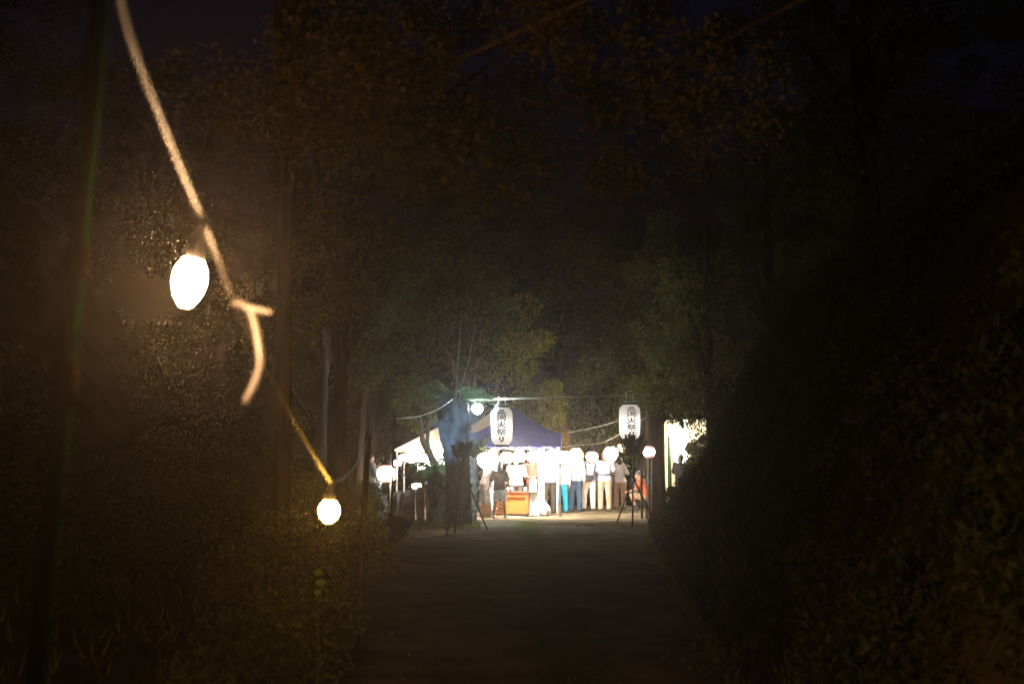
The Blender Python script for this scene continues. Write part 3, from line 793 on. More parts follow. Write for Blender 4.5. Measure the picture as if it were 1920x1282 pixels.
big_lantern(at(1181, 823, 33.2), .80, .250, 'long white lantern with black writing next to the thick entrance trunk', R(6), ['ink', 'ink', 'ink', 'ink_brown', 'ink_brown'], at(1181, 741, 33.2).z)

def lantern_glow(name, hot, rim, L, Lr):
    """paper brightest round its middle where the bulb hangs, paler red toward the top and bottom rings"""
    m = emit(name, hot, L); n = m.node_tree.nodes; l = m.node_tree.links; b = n['Principled BSDF']
    tc = n.new('ShaderNodeTexCoord'); sp = n.new('ShaderNodeSeparateXYZ'); l.new(tc.outputs['Generated'], sp.inputs[0])
    rp = n.new('ShaderNodeValToRGB'); cr = rp.color_ramp; cr.interpolation = 'B_SPLINE'
    cr.elements[0].position = .0; cr.elements[0].color = tuple(c * Lr / L for c in rim) + (1,); cr.elements[1].position = 1.0; cr.elements[1].color = tuple(c * Lr / L for c in rim) + (1,)
    for p_ in (.2, .8): e = cr.elements.new(p_); e.color = tuple(c * Lr * 1.6 / L for c in rim) + (1,)
    e = cr.elements.new(.5); e.color = (*hot, 1)
    l.new(sp.outputs[2], rp.inputs[0]); l.new(rp.outputs[0], b.inputs['Emission Color']); b.inputs['Emission Strength'].default_value = L
    return m
def ball_profile(r, h, ribs=9):
    pr = []
    for i in range(ribs * 2 + 1):
        t = i / (ribs * 2); a = PI * (.12 + .76 * t)
        pr.append((r * math.sin(a) * (1 + (.02 if i % 2 else -.02)), -h * math.cos(a) / math.cos(PI * .12)))
    return pr
def ball_lantern(c, r, mat, label, h=None, stand=False, group='round paper lanterns strung over the festival ground'):
    h = h or r * .95
    root = thing('round_lantern', c + Vector((0, 0, h)), label, 'lantern', group)
    pr = [(a, b) for a, b in ball_profile(r, h)]
    MB().lathe(c, pr, 18, cap=False).build('shade', mat, root, True)
    MB().lathe(c + Vector((0, 0, h * .99)), [(r * .42, -.01), (r * .42, .02), (r * .3, .02)], 14).build('top_ring', M['ink'], root)
    MB().lathe(c - Vector((0, 0, h + .015)), [(r * .3, 0), (r * .42, 0), (r * .42, .025)], 14).build('bottom_ring', M['ink'], root)
    if stand: MB().tube([c - Vector((0, 0, h)), Vector((c.x, c.y, gz(c.x, c.y) - .05))], .014, 7).build('stand', M['pole_dark'], root)
    elif mat not in (M['lan_pink'], M.get('lan_post')): MB().tube([c + Vector((0, 0, h)), c + Vector((0, 0, h + .16))], .004, 5).build('cord', M['ink'], root)
    return root
M['lan_tent'] = lantern_glow('lan_tent', (1, .88, .74), (1, .6, .5), 170, 1.4)
M['lan_white'] = lantern_glow('lan_white', (1, .84, .68), (1, .42, .30), 260, 1.3); M['lan_pink'] = lantern_glow('lan_pink', (1, .60, .48), (1, .3, .26), 18, .7); M['lan_rose'] = lantern_glow('lan_rose', (1, .66, .52), (1, .38, .3), 22, .7)
M['lan_yellow'] = emit('lan_yellow', (1, .47, .04), 1.0); M['lan_red'] = emit('lan_red', (1, .05, .04), .9); M['lan_amber'] = emit('lan_amber', (1, .72, .36), 30)
M['lan_hot'] = emit('lan_hot', (1, .88, .72), 290)
def two_tone(name, ca, cb_, La, Lb, ang):
    """paper lantern with a white half and a coloured half"""
    m = emit(name, ca, La); n = m.node_tree.nodes; l = m.node_tree.links; b = n['Principled BSDF']
    tc = n.new('ShaderNodeTexCoord'); sp = n.new('ShaderNodeSeparateXYZ'); l.new(tc.outputs['Generated'], sp.inputs[0])
    mt = n.new('ShaderNodeMath'); mt.operation = 'GREATER_THAN' if ang > 0 else 'LESS_THAN'; mt.inputs[1].default_value = .74 if ang > 0 else .26; l.new(sp.outputs[0], mt.inputs[0])
    mx = n.new('ShaderNodeMix'); mx.data_type = 'RGBA'; l.new(mt.outputs[0], mx.inputs[0])
    mx.inputs[6].default_value = tuple(c * La for c in ca) + (1,); mx.inputs[7].default_value = tuple(c * Lb for c in cb_) + (1,)
    l.new(mx.outputs[2], b.inputs['Emission Color']); b.inputs['Emission Strength'].default_value = 1
    return m
M['lan_orange_side'] = two_tone('lan_orange_side', (1, .86, .66), (1, .36, .05), 120, 1.6, 1)
M['lan_red_side'] = two_tone('lan_red_side', (1, .82, .74), (1, .06, .05), 140, .9, -1)
ball_lantern(at(1034, 857, 38.6), .20, M['lan_white'], 'white lantern just inside the front tent leg')
ball_lantern(at(1057, 858, 38.4), .20, M['lan_white'], 'white lantern just outside the front tent leg')
ball_lantern(at(1081, 854, 38.8), .20, M['lan_orange_side'], 'white lantern with an orange side above the man in jeans')
ball_lantern(at(1110, 856, 39.0), .165, M['lan_rose'], 'rose lantern above the person with the sling bag', .15)
ball_lantern(at(1144, 851, 39.2), .20, M['lan_red_side'], 'white lantern with a red side above the man with the belt')
ball_lantern(at(1164, 840, 40.5), .125, M['lan_yellow'], 'small yellow lantern beside the iron basket')
ball_lantern(at(1217, 847, 35.5), .15, M['lan_pink'], 'pink lantern on the pole before the thick entrance trunk', .155)
for px, py, d, r, lab in ((915, 862, 38.3, .28, 'largest white lantern glowing under the blue tent above the leaning woman'),
                          (950, 858, 38.3, .17, 'white lantern glowing under the blue tent above the girl in pale shorts'),
                          (974, 855, 38.3, .17, 'white lantern glowing under the blue tent above the man in the beige shirt'),
                          (1000, 856, 38.3, .17, 'white lantern glowing under the blue tent above the red coat')):
    ball_lantern(at(px, py, d), r, M['lan_hot'], lab, r * .8)
for px, py, d, r, lab in ((757, 858, 43.2, .14, 'white lantern under the cream tent next to its outer leg'), (775, 857, 42.4, .23, 'large white lantern in the middle of the cream tent opening'),
                          (797, 860, 43.4, .2, 'white lantern deep inside the cream tent between two larger ones'), (816, 857, 42.3, .22, 'white lantern under the cream tent beside the crooked tree')):
    ball_lantern(at(px, py, d), r, M['lan_tent'], lab, r * .8)
ball_lantern(at(781, 911, 39.5), .14, M['lan_white'], 'low white lantern standing behind the broad stone posts', .09, True)

for px, py, d, r, lab in ((745, 868, 42.0, .12, 'small white lantern at the outer leg of the cream tent'), (789, 874, 41.8, .13, 'small white lantern hanging low in the cream tent opening'), (806, 870, 41.7, .13, 'small white lantern beside the crooked tree under the cream tent'), (829, 866, 41.6, .14, 'white lantern at the cream tent edge close to the palm trunk')):
    ball_lantern(at(px, py, d), r, M['lan_tent'], lab, r * .8)
# pole with round lantern beside the stone posts
b0 = on(732, 27.5); root = thing('lantern_pole', b0, 'thin white pole carrying the round lantern by the stone posts', 'pole')
MB().tube([b0 - Vector((0, 0, .1)), at(733, 850, 27.5)], .016, 8).build('shaft', M['pole_white'], root, True)
MB().tube([at(733, 866, 27.5), at(733, 866, 27.2)], .009, 6).build('hook', M['pole_white'], root)
M['lan_post'] = lantern_glow('lan_post', (1, .76, .62), (1, .38, .36), 80, .9)
ball_lantern(at(725, 888, 27.2), .18, M['lan_post'], 'round white lantern glowing on the thin pole by the stone posts', .17)
# taller dark pole with wire, nearer
b0 = on(731, 17.0); root = thing('rope_pole', b0, 'tall thin dark pole rising from the clipped bush', 'pole')
MB().tube([b0 - Vector((0, 0, .1)), at(733, 960, 17), at(741, 778, 17)], [.016, .012, .009], 8).build('shaft', M['pole_dark'], root, True)
MB().lathe(at(732.6, 966, 17), [(.014, -.03), (.03, -.025), (.03, .025), (.014, .03)], 10).build('clamp', M['iron'], root)
def wire(name, label, pts, r, mat, n=8):
    p = bez(pts, n); ob = MB().tube(p, r, 5).build(name, mat, None, True, origin=p[0]); return tag(ob, label, 'wire')
wire('rope', 'pale rope sagging from the tall dark pole to the palm top', [at(743, 785, 17), at(790, 779, 22), at(825, 765, 27), at(851, 746, 31.1)], .007, M['pole_white'])

# bamboo bar that carries the lanterns and the round lamp
def tube_obj(name, label, cat, pts, rad, mat, n=9):
    ob = MB().tube(pts, rad, n).build(name, mat, None, True, origin=pts[0]); return tag(ob, label, cat)
bb = [at(846, 750, 32.5), at(905, 748.5, 32.5), at(975, 746.5, 32.4), at(1060, 744, 32.5), at(1150, 741.5, 33.0), at(1222, 739, 35.7)]
bbp = []; bbr = []
bz = bez(bb, 10)
for i, p in enumerate(bz): bbp.append(p); bbr.append((.030 - .016 * i / len(bz)) * (1.18 if i % 4 == 0 else 1))
tube_obj('bamboo_bar', 'long bamboo bar from which the two long lanterns hang', 'bamboo pole', bbp, bbr, M['bamboo'])
tube_obj('thin_pole', 'thin pale upright pole running down beside the palm trunk', 'pole', [on(878.5, 32.0) - Vector((0, 0, .1)), at(878, 752, 32.0)], .011, M['pole_white'])
tube_obj('upright_pole', 'weathered pale pole rising straight above the palm top', 'pole', [at(853, 760, 31.2), at(854, 735, 31.2), at(857, 690, 31.3), at(862, 640, 31.4), at(864, 600, 31.5)], [.03, .028, .022, .016, .008], M['bamboo'])
tube_obj('leaning_pole', 'thin pale pole leaning to one side above the palm fronds', 'pole', [at(860, 752, 31.0), at(868, 715, 31.0), at(880, 670, 31.0), at(888, 625, 31.0), at(899, 560, 31.0)], [.016, .014, .012, .011, .007], M['bamboo'])
MBk = MB().ell(at(853, 744, 31.9), (.045, .04, .05), 8, 6)
tag(MBk.build('rope_knot', M['pole_white'], None, True, origin=at(853, 744, 31.9)), 'pale knot of rope tying the bamboo bar to the upright pole', 'knot')
# round bluish lamp
lc = at(895, 766, 32.2)
root = thing('round_lamp', at(897, 749, 32.3), 'bright bluish white round lamp hanging from the bamboo bar', 'lamp')
M['lamp_blue'] = emit('lamp_blue', (.62, .86, 1.0), 900)
MB().ell(lc, (.115, .115, .115), 14, 10).build('globe', M['lamp_blue'], root, True)
MB().lathe(lc + Vector((0, 0, .105)), [(.05, 0), (.055, .02), (.04, .06), (.02, .075)], 12).build('socket', M['black'], root, True)
MB().tube([lc + Vector((0, 0, .17)), at(897, 749, 32.3)], .01, 6).build('cord', M['black'], root)
# wires across
wire('wire', 'upper of two wires from the blue tent corner to the lantern by the trunk', [at(1060, 812, 39), at(1120, 800, 37), at(1170, 785, 35), at(1215, 768, 36)], .006, M['bamboo'])
wire('wire', 'lower wire with lanterns running from the blue tent corner toward the trunk', [at(1054, 838, 38), at(1085, 834, 38.6), at(1128, 830, 39), at(1165, 812, 38), at(1220, 778, 36.2)], .008, M['bamboo'])
wire('utility_wire', 'upper of two power lines high before the dark wood', [at(960, 566, 42), at(1010, 557, 42), at(1125, 545, 42), at(1300, 526, 42)], .010, M['pole_dark'])
wire('utility_wire', 'lower of two power lines high before the dark wood', [at(960, 571, 42.3), at(1015, 562, 42.3), at(1125, 551, 42.3), at(1300, 533, 42.3)], .009, M['pole_dark'])

# ------------------------------------------------------------------ fire baskets on tripods
def brazier(label, feet, cross, basket_c, rw, hh, d, group, bar_py):
    root = thing('fire_basket', basket_c - Vector((0, 0, 0)), label, 'fire basket', group)
    for f, toff in feet:
        up = (cross - f).normalized(); top = cross + up * ((basket_c.z + hh * .75 - cross.z) / up.z)
        MB().tube([f - up * .03, top], [.019, .015], 8).build('leg', M['iron'], root, True)
    MB().lathe(cross, [(.05, -.02), (.055, -.01), (.055, .01), (.05, .02)], 12).build('ring', M['iron'], root)
    fpts = []
    for f, _ in feet:
        t = (bar_py - f.z) / (cross.z - f.z); fpts.append(f.lerp(cross, t))
    for i in range(3): MB().tube([fpts[i], fpts[(i + 1) % 3]], .008, 6).build('crossbar', M['iron'], root)
    hoops = MB()
    for k, (rr, zz) in enumerate(((rw, hh), (rw * .88, hh * .55), (rw * .74, hh * .15), (rw * .62, 0))):
        hoops.tube([basket_c + Vector((math.cos(a) * rr, math.sin(a) * rr, zz)) for a in np.linspace(0, 2 * PI, 25)], .011, 6)
    ho = hoops.build('hoop', M['iron'], root, True)
    bars = MB()
    for k in range(16):
        a = 2 * PI * k / 16; u = Vector((math.cos(a), math.sin(a), 0))
        MB().tube([basket_c + u * rw * .6, basket_c + u * rw * .8 + Vector((0, 0, hh * .4)), basket_c + u * rw * 1.06 + Vector((0, 0, hh * 1.12))], .008, 5).build('bar', M['iron'], root)
    MB().lathe(basket_c, [(rw * .62, -.012), (rw * .62, .0)], 20).build('grate', M['iron'], root)
    return root
c1 = at(866, 880, 27.2); f1 = [(ground_at(836, 1004), 0), (ground_at(853, 1000), 0), (ground_at(914, 994), 0)]
for f, _ in f1: f.z = gz(f.x, f.y) + .01
brazier('iron fire basket smoking on a tripod before the palm trunk', f1, c1, at(866, 856, 27.2), .20, .20, 27.2, 'iron fire baskets on tripods', gz(c1.x, 27) + .42)
c2 = at(1187, 896, 31.0); f2 = [(ground_at(1157, 979), 0), (ground_at(1186, 989), 0), (ground_at(1229, 985), 0)]
f2[2] = (on(1229, 31.6), 0)
for f, _ in f2: f.z = gz(f.x, f.y) + .01
brazier('unlit iron fire basket full of wood on a tripod under the long lantern', f2, c2, at(1184, 851, 31.0), .24, .30, 31, 'iron fire baskets on tripods', gz(c2.x, 31) + .42)
random.seed(4)
for bc, n, hh, rw, nm in ((at(866, 856, 27.2), 6, .20, .13, 'charred stick of firewood inside the smoking basket'), (at(1184, 851, 31.0), 13, .3, .19, 'dark stick of firewood sticking out of the unlit basket')):
    for k in range(n):
        a = random.uniform(0, 2 * PI); r = rw * random.uniform(.1, .9); p = bc + Vector((math.cos(a) * r * .6, math.sin(a) * r * .6, .02 + .03 * (k % 2)))
        q = p + Vector((math.cos(a) * .08 + random.uniform(-.12, .12), math.sin(a) * .08, hh * random.uniform(.75, 1.35)))
        rr = random.uniform(.022, .04)
        ob = MB().tube([p, p.lerp(q, .5) + Vector((.01, 0, 0)), q], [rr, rr * 1.05, rr * .8], 7).build('firewood', M['char'], None, False, origin=p)
        tag(ob, nm, 'firewood', 'firewood in the iron baskets')

# ------------------------------------------------------------------ stone posts
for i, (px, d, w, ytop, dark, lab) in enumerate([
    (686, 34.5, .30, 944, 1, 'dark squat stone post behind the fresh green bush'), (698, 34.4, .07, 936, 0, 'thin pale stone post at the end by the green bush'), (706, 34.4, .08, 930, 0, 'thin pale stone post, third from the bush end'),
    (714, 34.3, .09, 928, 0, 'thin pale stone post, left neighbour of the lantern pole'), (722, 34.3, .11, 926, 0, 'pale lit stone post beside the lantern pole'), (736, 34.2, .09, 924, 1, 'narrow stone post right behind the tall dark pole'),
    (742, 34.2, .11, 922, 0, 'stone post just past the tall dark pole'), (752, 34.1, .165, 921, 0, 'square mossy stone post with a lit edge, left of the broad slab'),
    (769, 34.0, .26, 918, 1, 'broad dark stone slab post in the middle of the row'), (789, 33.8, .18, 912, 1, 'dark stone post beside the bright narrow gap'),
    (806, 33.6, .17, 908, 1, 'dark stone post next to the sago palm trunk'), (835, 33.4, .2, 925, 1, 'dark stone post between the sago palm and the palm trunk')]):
    b0 = on(px, d); top = at(px, ytop, d).z; random.seed(i)
    mb = MB(); n = 6; hw = w / 2; vs = []
    for k in range(n + 1):
        z = b0.z - .1 + (top - b0.z + .1) * k / n; j = lambda: random.uniform(-.012, .012)
        s_ = 1 if k < n else .86
        vs += [(b0.x - hw * s_ + j(), d - hw * s_ + j(), z), (b0.x + hw * s_ + j(), d - hw * s_ + j(), z), (b0.x + hw * s_ + j(), d + hw * s_ + j(), z), (b0.x - hw * s_ + j(), d + hw * s_ + j(), z)]
    fs = [(k * 4 + q, k * 4 + (q + 1) % 4, (k + 1) * 4 + (q + 1) % 4, (k + 1) * 4 + q) for k in range(n) for q in range(4)] + [(n * 4, n * 4 + 1, n * 4 + 2, n * 4 + 3)]
    mb.add(vs, fs)
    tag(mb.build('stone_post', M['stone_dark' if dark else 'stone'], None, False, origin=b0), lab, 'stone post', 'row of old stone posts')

# ------------------------------------------------------------------ tents
def sub_quad(mb, a, b, c, e, n=6, m=6, sag=0.0):
    a, b, c, e = map(Vector, (a, b, c, e)); vs = []
    for j in range(m + 1):
        for i in range(n + 1):
            u, v = i / n, j / m; p = (a.lerp(b, u)).lerp(e.lerp(c, u), v)
            p.z -= sag * math.sin(PI * u) * math.sin(PI * v); vs.append(p)
    mb.add(vs, [(j * (n + 1) + i, j * (n + 1) + i + 1, (j + 1) * (n + 1) + i + 1, (j + 1) * (n + 1) + i) for j in range(m) for i in range(n)])
# blue pop-up tent
x0 = at(881, 830, 38).x; x1 = at(1052, 830, 38).x; y0, y1 = 38.0, 40.4
zt = at(1052, 813, 38).z; zb = at(1052, 837, 38).z; za = at(950, 763, 39.2).z
g = gz((x0 + x1) / 2, 38)
root = thing('popup_tent', ((x0 + x1) / 2, 39.2, g), 'blue pop up tent with a peaked roof over the orange counter', 'tent')
cn = [Vector((x0, y0, zt)), Vector((x1, y0, zt)), Vector((x1, y1, zt)), Vector((x0, y1, zt))]; ap = Vector(((x0 + x1) / 2, 39.2, za))
rf = MB()
for k in range(4):
    a, b = cn[k], cn[(k + 1) % 4]; vs = []; n, m = 10, 8
    for j in range(m + 1):
        v = j / m
        for i in range(n + 1):
            u = i / n; p = a.lerp(b, u); q = p.lerp(ap, v); q.z = zt + (za - zt) * (v ** 1.35) - .05 * math.sin(PI * u) * math.sin(PI * v) * (1 - v * .6); vs.append(q)
    rf.add(vs, [(j * (n + 1) + i, j * (n + 1) + i + 1, (j + 1) * (n + 1) + i + 1, (j + 1) * (n + 1) + i) for j in range(m) for i in range(n)])
rf.build('roof', M['tent_blue'], root, True)
for k in range(4):
    a, b = cn[k], cn[(k + 1) % 4]; va = MB(); vs = []; n = 24
    out = ((a + b) / 2 - Vector((ap.x, ap.y, zt))).normalized()
    for i in range(n + 1):
        p = a.lerp(b, i / n); w = .012 * math.sin(i * 1.9)
        vs += [p + out * .004, p + out * (.01 + w) + Vector((0, 0, zb - zt + .008 * math.sin(i * 1.3)))]
    va.add(vs, [(2 * i, 2 * i + 2, 2 * i + 3, 2 * i + 1) for i in range(n)]); va.build('valance', M['tent_blue'], root, True)
for k, c in enumerate(cn):
    i_ = Vector((.03 if c.x < ap.x else -.03, .03 if c.y < ap.y else -.03, 0)); b0 = c + i_
    MB().box((b0.x, b0.y, (zt - .02 + gz(b0.x, b0.y)) / 2), (.045, .045, zt - .02 - gz(b0.x, b0.y))).build('leg', M['pole_white'], root)
    MB().box((b0.x, b0.y, gz(b0.x, b0.y) + .006), (.12, .12, .012)).build('foot', M['iron'], root)
for k in range(4):
    a, b = cn[k], cn[(k + 1) % 4]; tr_ = MB(); z1_, z2_ = zb + .12, zb - .04
    inn = (Vector((ap.x, ap.y, zt)) - (a + b) / 2).normalized() * .05
    for i in range(4):
        p = a.lerp(b, i / 4) + inn; q = a.lerp(b, (i + 1) / 4) + inn
        tr_.tube([Vector((p.x, p.y, z1_)), Vector((q.x, q.y, z2_))], .009, 5); tr_.tube([Vector((p.x, p.y, z2_)), Vector((q.x, q.y, z1_))], .009, 5)
    tr_.build('truss', M['pole_white'], root)
# cream gable tents
def gable_tent(label, cx_, d0, d1, hw, z_e, z_r, z_v):
    g = gz(cx_, d0)
    root = thing('festival_tent', (cx_, (d0 + d1) / 2, g), label, 'tent', 'cream festival tents')
    for s in (-1, 1):
        mb = MB(); sub_quad(mb, (cx_ + s * hw, d0, z_e), (cx_ + s * hw, d1, z_e), (cx_ + s * .004, d1, z_r), (cx_ + s * .004, d0, z_r), 8, 8, .05); mb.build('roof_sheet', M['tent_white'], root, True)
        mb = MB(); sub_quad(mb, (cx_ + s * (hw + .004), d0, z_v), (cx_ + s * (hw + .004), d1, z_v), (cx_ + s * (hw + .004), d1, z_e), (cx_ + s * (hw + .004), d0, z_e), 8, 1); mb.build('valance', M['tent_white'], root, True)
    for d in (d0, d1):
        dd = -.006 if d == d0 else .006
        mb = MB(); mb.add([(cx_ - hw, d + dd, z_e), (cx_ + hw, d + dd, z_e), (cx_, d + dd, z_r)], [(0, 1, 2)]); mb.build('gable', M['tent_white'], root)
        mb = MB(); sub_quad(mb, (cx_ - hw, d + dd, z_v), (cx_ + hw, d + dd, z_v), (cx_ + hw, d + dd, z_e - .01), (cx_ - hw, d + dd, z_e - .01), 10, 1); mb.build('valance', M['tent_white'], root, True)
        MB().tube([(cx_ - hw + .06, d - dd * 5, z_v + .02), (cx_ + hw - .06, d - dd * 5, z_v + .02)], .02, 7).build('beam', M['pole_white'], root)
    for s in (-1, 1):
        for d in (d0 + .08, d1 - .08):
            x = cx_ + s * (hw - .06); MB().tube([(x, d, gz(x, d) - .02), (x, d, z_e - .03)], .024, 8).build('leg', M['pole_white'], root, True)
            MB().tube([(x, d, z_v - .35), (x - s * .4, d, z_v + .02)], .014, 6).build('brace', M['pole_white'], root)
p = at(838, 793, 42); e = at(740, 842, 42); v = at(740, 850, 42)
gable_tent('cream gable tent with glowing lanterns behind the stone posts', p.x, 42.0, 45.0, p.x - e.x, e.z, p.z, e.z - .04)
p = at(935, 764, 46.4); e = at(842, 826, 46.4)
gable_tent('cream gable tent showing above the blue tent roof', p.x, 46.4, 49.0, p.x - e.x, e.z, p.z, e.z - .25)

# ------------------------------------------------------------------ counter and goods under the blue tent
d = 38.6; a = at(948, 921, d); b = at(991, 969, d); g0 = gz(a.x, d)
x0, x1, zt = a.x, b.x, a.z
root = thing('counter', ((x0 + x1) / 2, d + .25, g0), 'orange brown wooden counter with a recessed front panel under the blue tent', 'counter')
MB().box(((x0 + x1) / 2 + .07, d + .27, zt - .015), (x1 - x0 + .22, .60, .03)).build('top', M['wood_red'], root)
zb = g0 + .06
MB().box((x0 + .025, d + .03, (zt - .03 + zb) / 2), (.05, .06, zt - .03 - zb)).build('stile', M['wood_orange'], root)
MB().box((x1 - .04, d + .03, (zt - .03 + zb) / 2), (.08, .06, zt - .03 - zb)).build('stile', M['wood_orange'], root)
MB().box(((x0 + x1) / 2 - .015, d + .03, zt - .03 - .06), (x1 - x0 - .134, .055, .12)).build('rail', M['wood_orange'], root)
MB().box(((x0 + x1) / 2 - .015, d + .03, zb + .03), (x1 - x0 - .134, .055, .06)).build('rail', M['wood_orange'], root)
MB().box(((x0 + x1) / 2 - .015, d + .045, (zt - .15 + zb + .06) / 2), (x1 - x0 - .134, .02, zt - .15 - zb - .06)).build('front_panel', M['wood_orange'], root)
for s in (x0 + .012, x1 - .012): MB().box((s, d + .30, (zt - .03 + zb) / 2), (.024, .47, zt - .03 - zb)).build('side_panel', M['wood_orange'], root)
for px_ in (x0 + .03, x1 - .03):
    for yy in (d + .04, d + .5): MB().box((px_, yy, (zb + g0) / 2 - .01), (.03, .03, zb - g0 + .02)).build('leg', M['iron'], root)
# white cloth covered table
d = 38.7; a = at(992, 923, d); b = at(1016, 969, d); g0 = gz(a.x, d)
root = thing('covered_table', ((a.x + b.x) / 2, d + .3, g0), 'table hidden under a long white cloth beside the orange counter', 'table')
MB().box(((a.x + b.x) / 2 + .02, d + .3, a.z - .02), (b.x - a.x, .55, .03)).build('tabletop', M['wood_crate'], root)
for sx in (a.x + .08, b.x - .04):
    for yy in (d + .08, d + .5): MB().box((sx, yy, (a.z + g0) / 2 - .02), (.035, .035, a.z - g0 - .03)).build('leg', M['iron'], root)
cl = MB(); per = []
xa, xb, ya, yb = a.x, b.x + .05, d, d + .62
for i in range(12): per.append((xa + (xb - xa) * i / 12, ya, 0, -1))
for i in range(12): per.append((xb, ya + (yb - ya) * i / 12, 1, 0))
for i in range(12): per.append((xb - (xb - xa) * i / 12, yb, 0, 1))
for i in range(12): per.append((xa, yb - (yb - ya) * i / 12, -1, 0))
N = len(per)
for j, (t, zz) in enumerate(((0, a.z + .012), (.3, a.z - .18), (.7, a.z - .42), (1, g0 + .03))):
    for i, (x, y, nx_, ny_) in enumerate(per):
        o_ = t * (.05 + .03 * math.sin(i * 1.7) + .02 * math.sin(i * .9)); cl.v.append((x + nx_ * o_, y + ny_ * o_, zz))
for j in range(3):
    for i in range(N): cl.f.append((j * N + i, j * N + (i + 1) % N, (j + 1) * N + (i + 1) % N, (j + 1) * N + i))
cl.f.append(tuple(range(N)))
tag(cl.build('tablecloth', M['white_cloth'], None, True, origin=((xa + xb) / 2, d + .3, a.z)), 'long white cloth draped to the ground over the table', 'tablecloth')
# white plastic bag on the ground
bgp = on(1021, 38.75)
mb = MB(); mb.lathe(bgp, [(.10, .0), (.16, .05), (.17, .16), (.13, .28), (.05, .36), (.07, .42)], 14)
mb.v = [(x + random.uniform(-.015, .015), y + random.uniform(-.015, .015), z) for x, y, z in mb.v]
tag(mb.build('plastic_bag', M['white_cloth'], None, False, origin=bgp), 'crumpled white plastic bag on the ground at the cloth covered table', 'bag')
# boxes
def slat_crate(label, c, w, dp, h, mat):
    root = thing('wooden_crate', c, label, 'crate')
    MB().box((c.x, c.y, c.z + .012), (w, dp, .02)).build('base', mat, root)
    for s in (-1, 1):
        MB().box((c.x + s * (w / 2 - .012), c.y - dp / 2 + .012, c.z + h / 2 + .02), (.03, .03, h)).build('corner_post', mat, root)
        MB().box((c.x + s * (w / 2 - .012), c.y + dp / 2 - .012, c.z + h / 2 + .02), (.03, .03, h)).build('corner_post', mat, root)
    for k in range(4):
        z = c.z + .06 + k * (h - .06) / 3.6; hh = (h - .08) / 4.6
        MB().box((c.x, c.y - dp / 2 - .007, z + .03), (w, .012, hh)).build('slat', mat, root); MB().box((c.x, c.y + dp / 2 + .007, z + .03), (w, .012, hh)).build('slat', mat, root)
        for s in (-1, 1): MB().box((c.x + s * (w / 2 + .007), c.y, z + .03), (.012, dp, hh)).build('slat', mat, root)
    return root
p = on(936, 38.0); slat_crate('orange wooden crate behind the legs of the girl in pale shorts', p, .30, .34, .42, M['wood_crate'])
p = on(911, 37.6); root = thing('cardboard_box', p, 'open cardboard box on the grass near the leaning woman', 'box')
w, dp, h = .30, .28, .34
for s in (-1, 1):
    MB().box((p.x + s * w / 2, p.y, p.z + h / 2), (.01, dp, h)).build('side', M['card'], root); MB().box((p.x, p.y + s * dp / 2, p.z + h / 2), (w - .012, .01, h)).build('side', M['card'], root)
    MB().box((p.x + s * (w / 2 + .05), p.y, p.z + h + .02), (.12, dp, .008), M=Matrix.Rotation(s * .5, 4, 'Y')).build('flap', M['card'], root)
MB().box((p.x, p.y, p.z + .006), (w - .014, dp - .014, .01)).build('bottom', M['card'], root)
# white box on the counter, cups
cz = at(948, 921, 38.6).z + .002
p = at(1000, 921, 39.0); root = thing('ice_machine', (p.x, 39.0, cz), 'white box shaped machine standing at the end of the counter', 'machine')
MB().box((p.x, 39.05, cz + .15), (.17, .22, .30)).build('body', M['white_cloth'], root); MB().box((p.x, 38.93, cz + .20), (.11, .012, .12)).build('front_plate', M['pole_white'], root)
MB().lathe((p.x, 39.05, cz + .30), [(.06, 0), (.07, .03), (.05, .05)], 12).build('lid', M['pole_white'], root); MB().tube([(p.x + .09, 39.05, cz + .22), (p.x + .15, 39.05, cz + .24)], .012, 6).build('crank', M['iron'], root)
for i, (px_, lab) in enumerate(((953, 'white paper cup at the counter corner nearest the girl'), (959, 'second white paper cup from the counter corner'), (985, 'white paper cup close to the white machine'))):
    p = at(px_, 921, 38.8); tag(MB().lathe((p.x, 38.82, cz), [(.03, 0), (.04, .1), (.036, .1), (.028, .006)], 12).build('paper_cup', M['white_cloth'], None, True, origin=(p.x, 38.82, cz)), lab, 'cup', 'paper cups on the counter')
# tall narrow cloth banner
p = on(1010, 38.6); root = thing('cloth_banner', p, 'tall narrow white cloth banner on a pole beside the counter', 'banner')
zt = at(1010, 842, 38.6).z
MB().tube([p - Vector((0, 0, .05)), Vector((p.x, 38.6, zt))], .013, 8).build('pole', M['pole_white'], root)
MB().tube([Vector((p.x - .01, 38.6, zt - .02)), Vector((p.x + .16, 38.6, zt - .02))], .007, 6).build('arm', M['pole_white'], root)
mb = MB(); sub_quad(mb, (p.x + .016, 38.6, p.z + .35), (p.x + .15, 38.6, p.z + .35), (p.x + .15, 38.6, zt - .03), (p.x + .016, 38.6, zt - .03), 6, 14)
mb.v = [(x, y + .02 * math.sin(z * 7 + x * 20), z) for x, y, z in mb.v]; mb.build('cloth', M['white_cloth'], root, True)

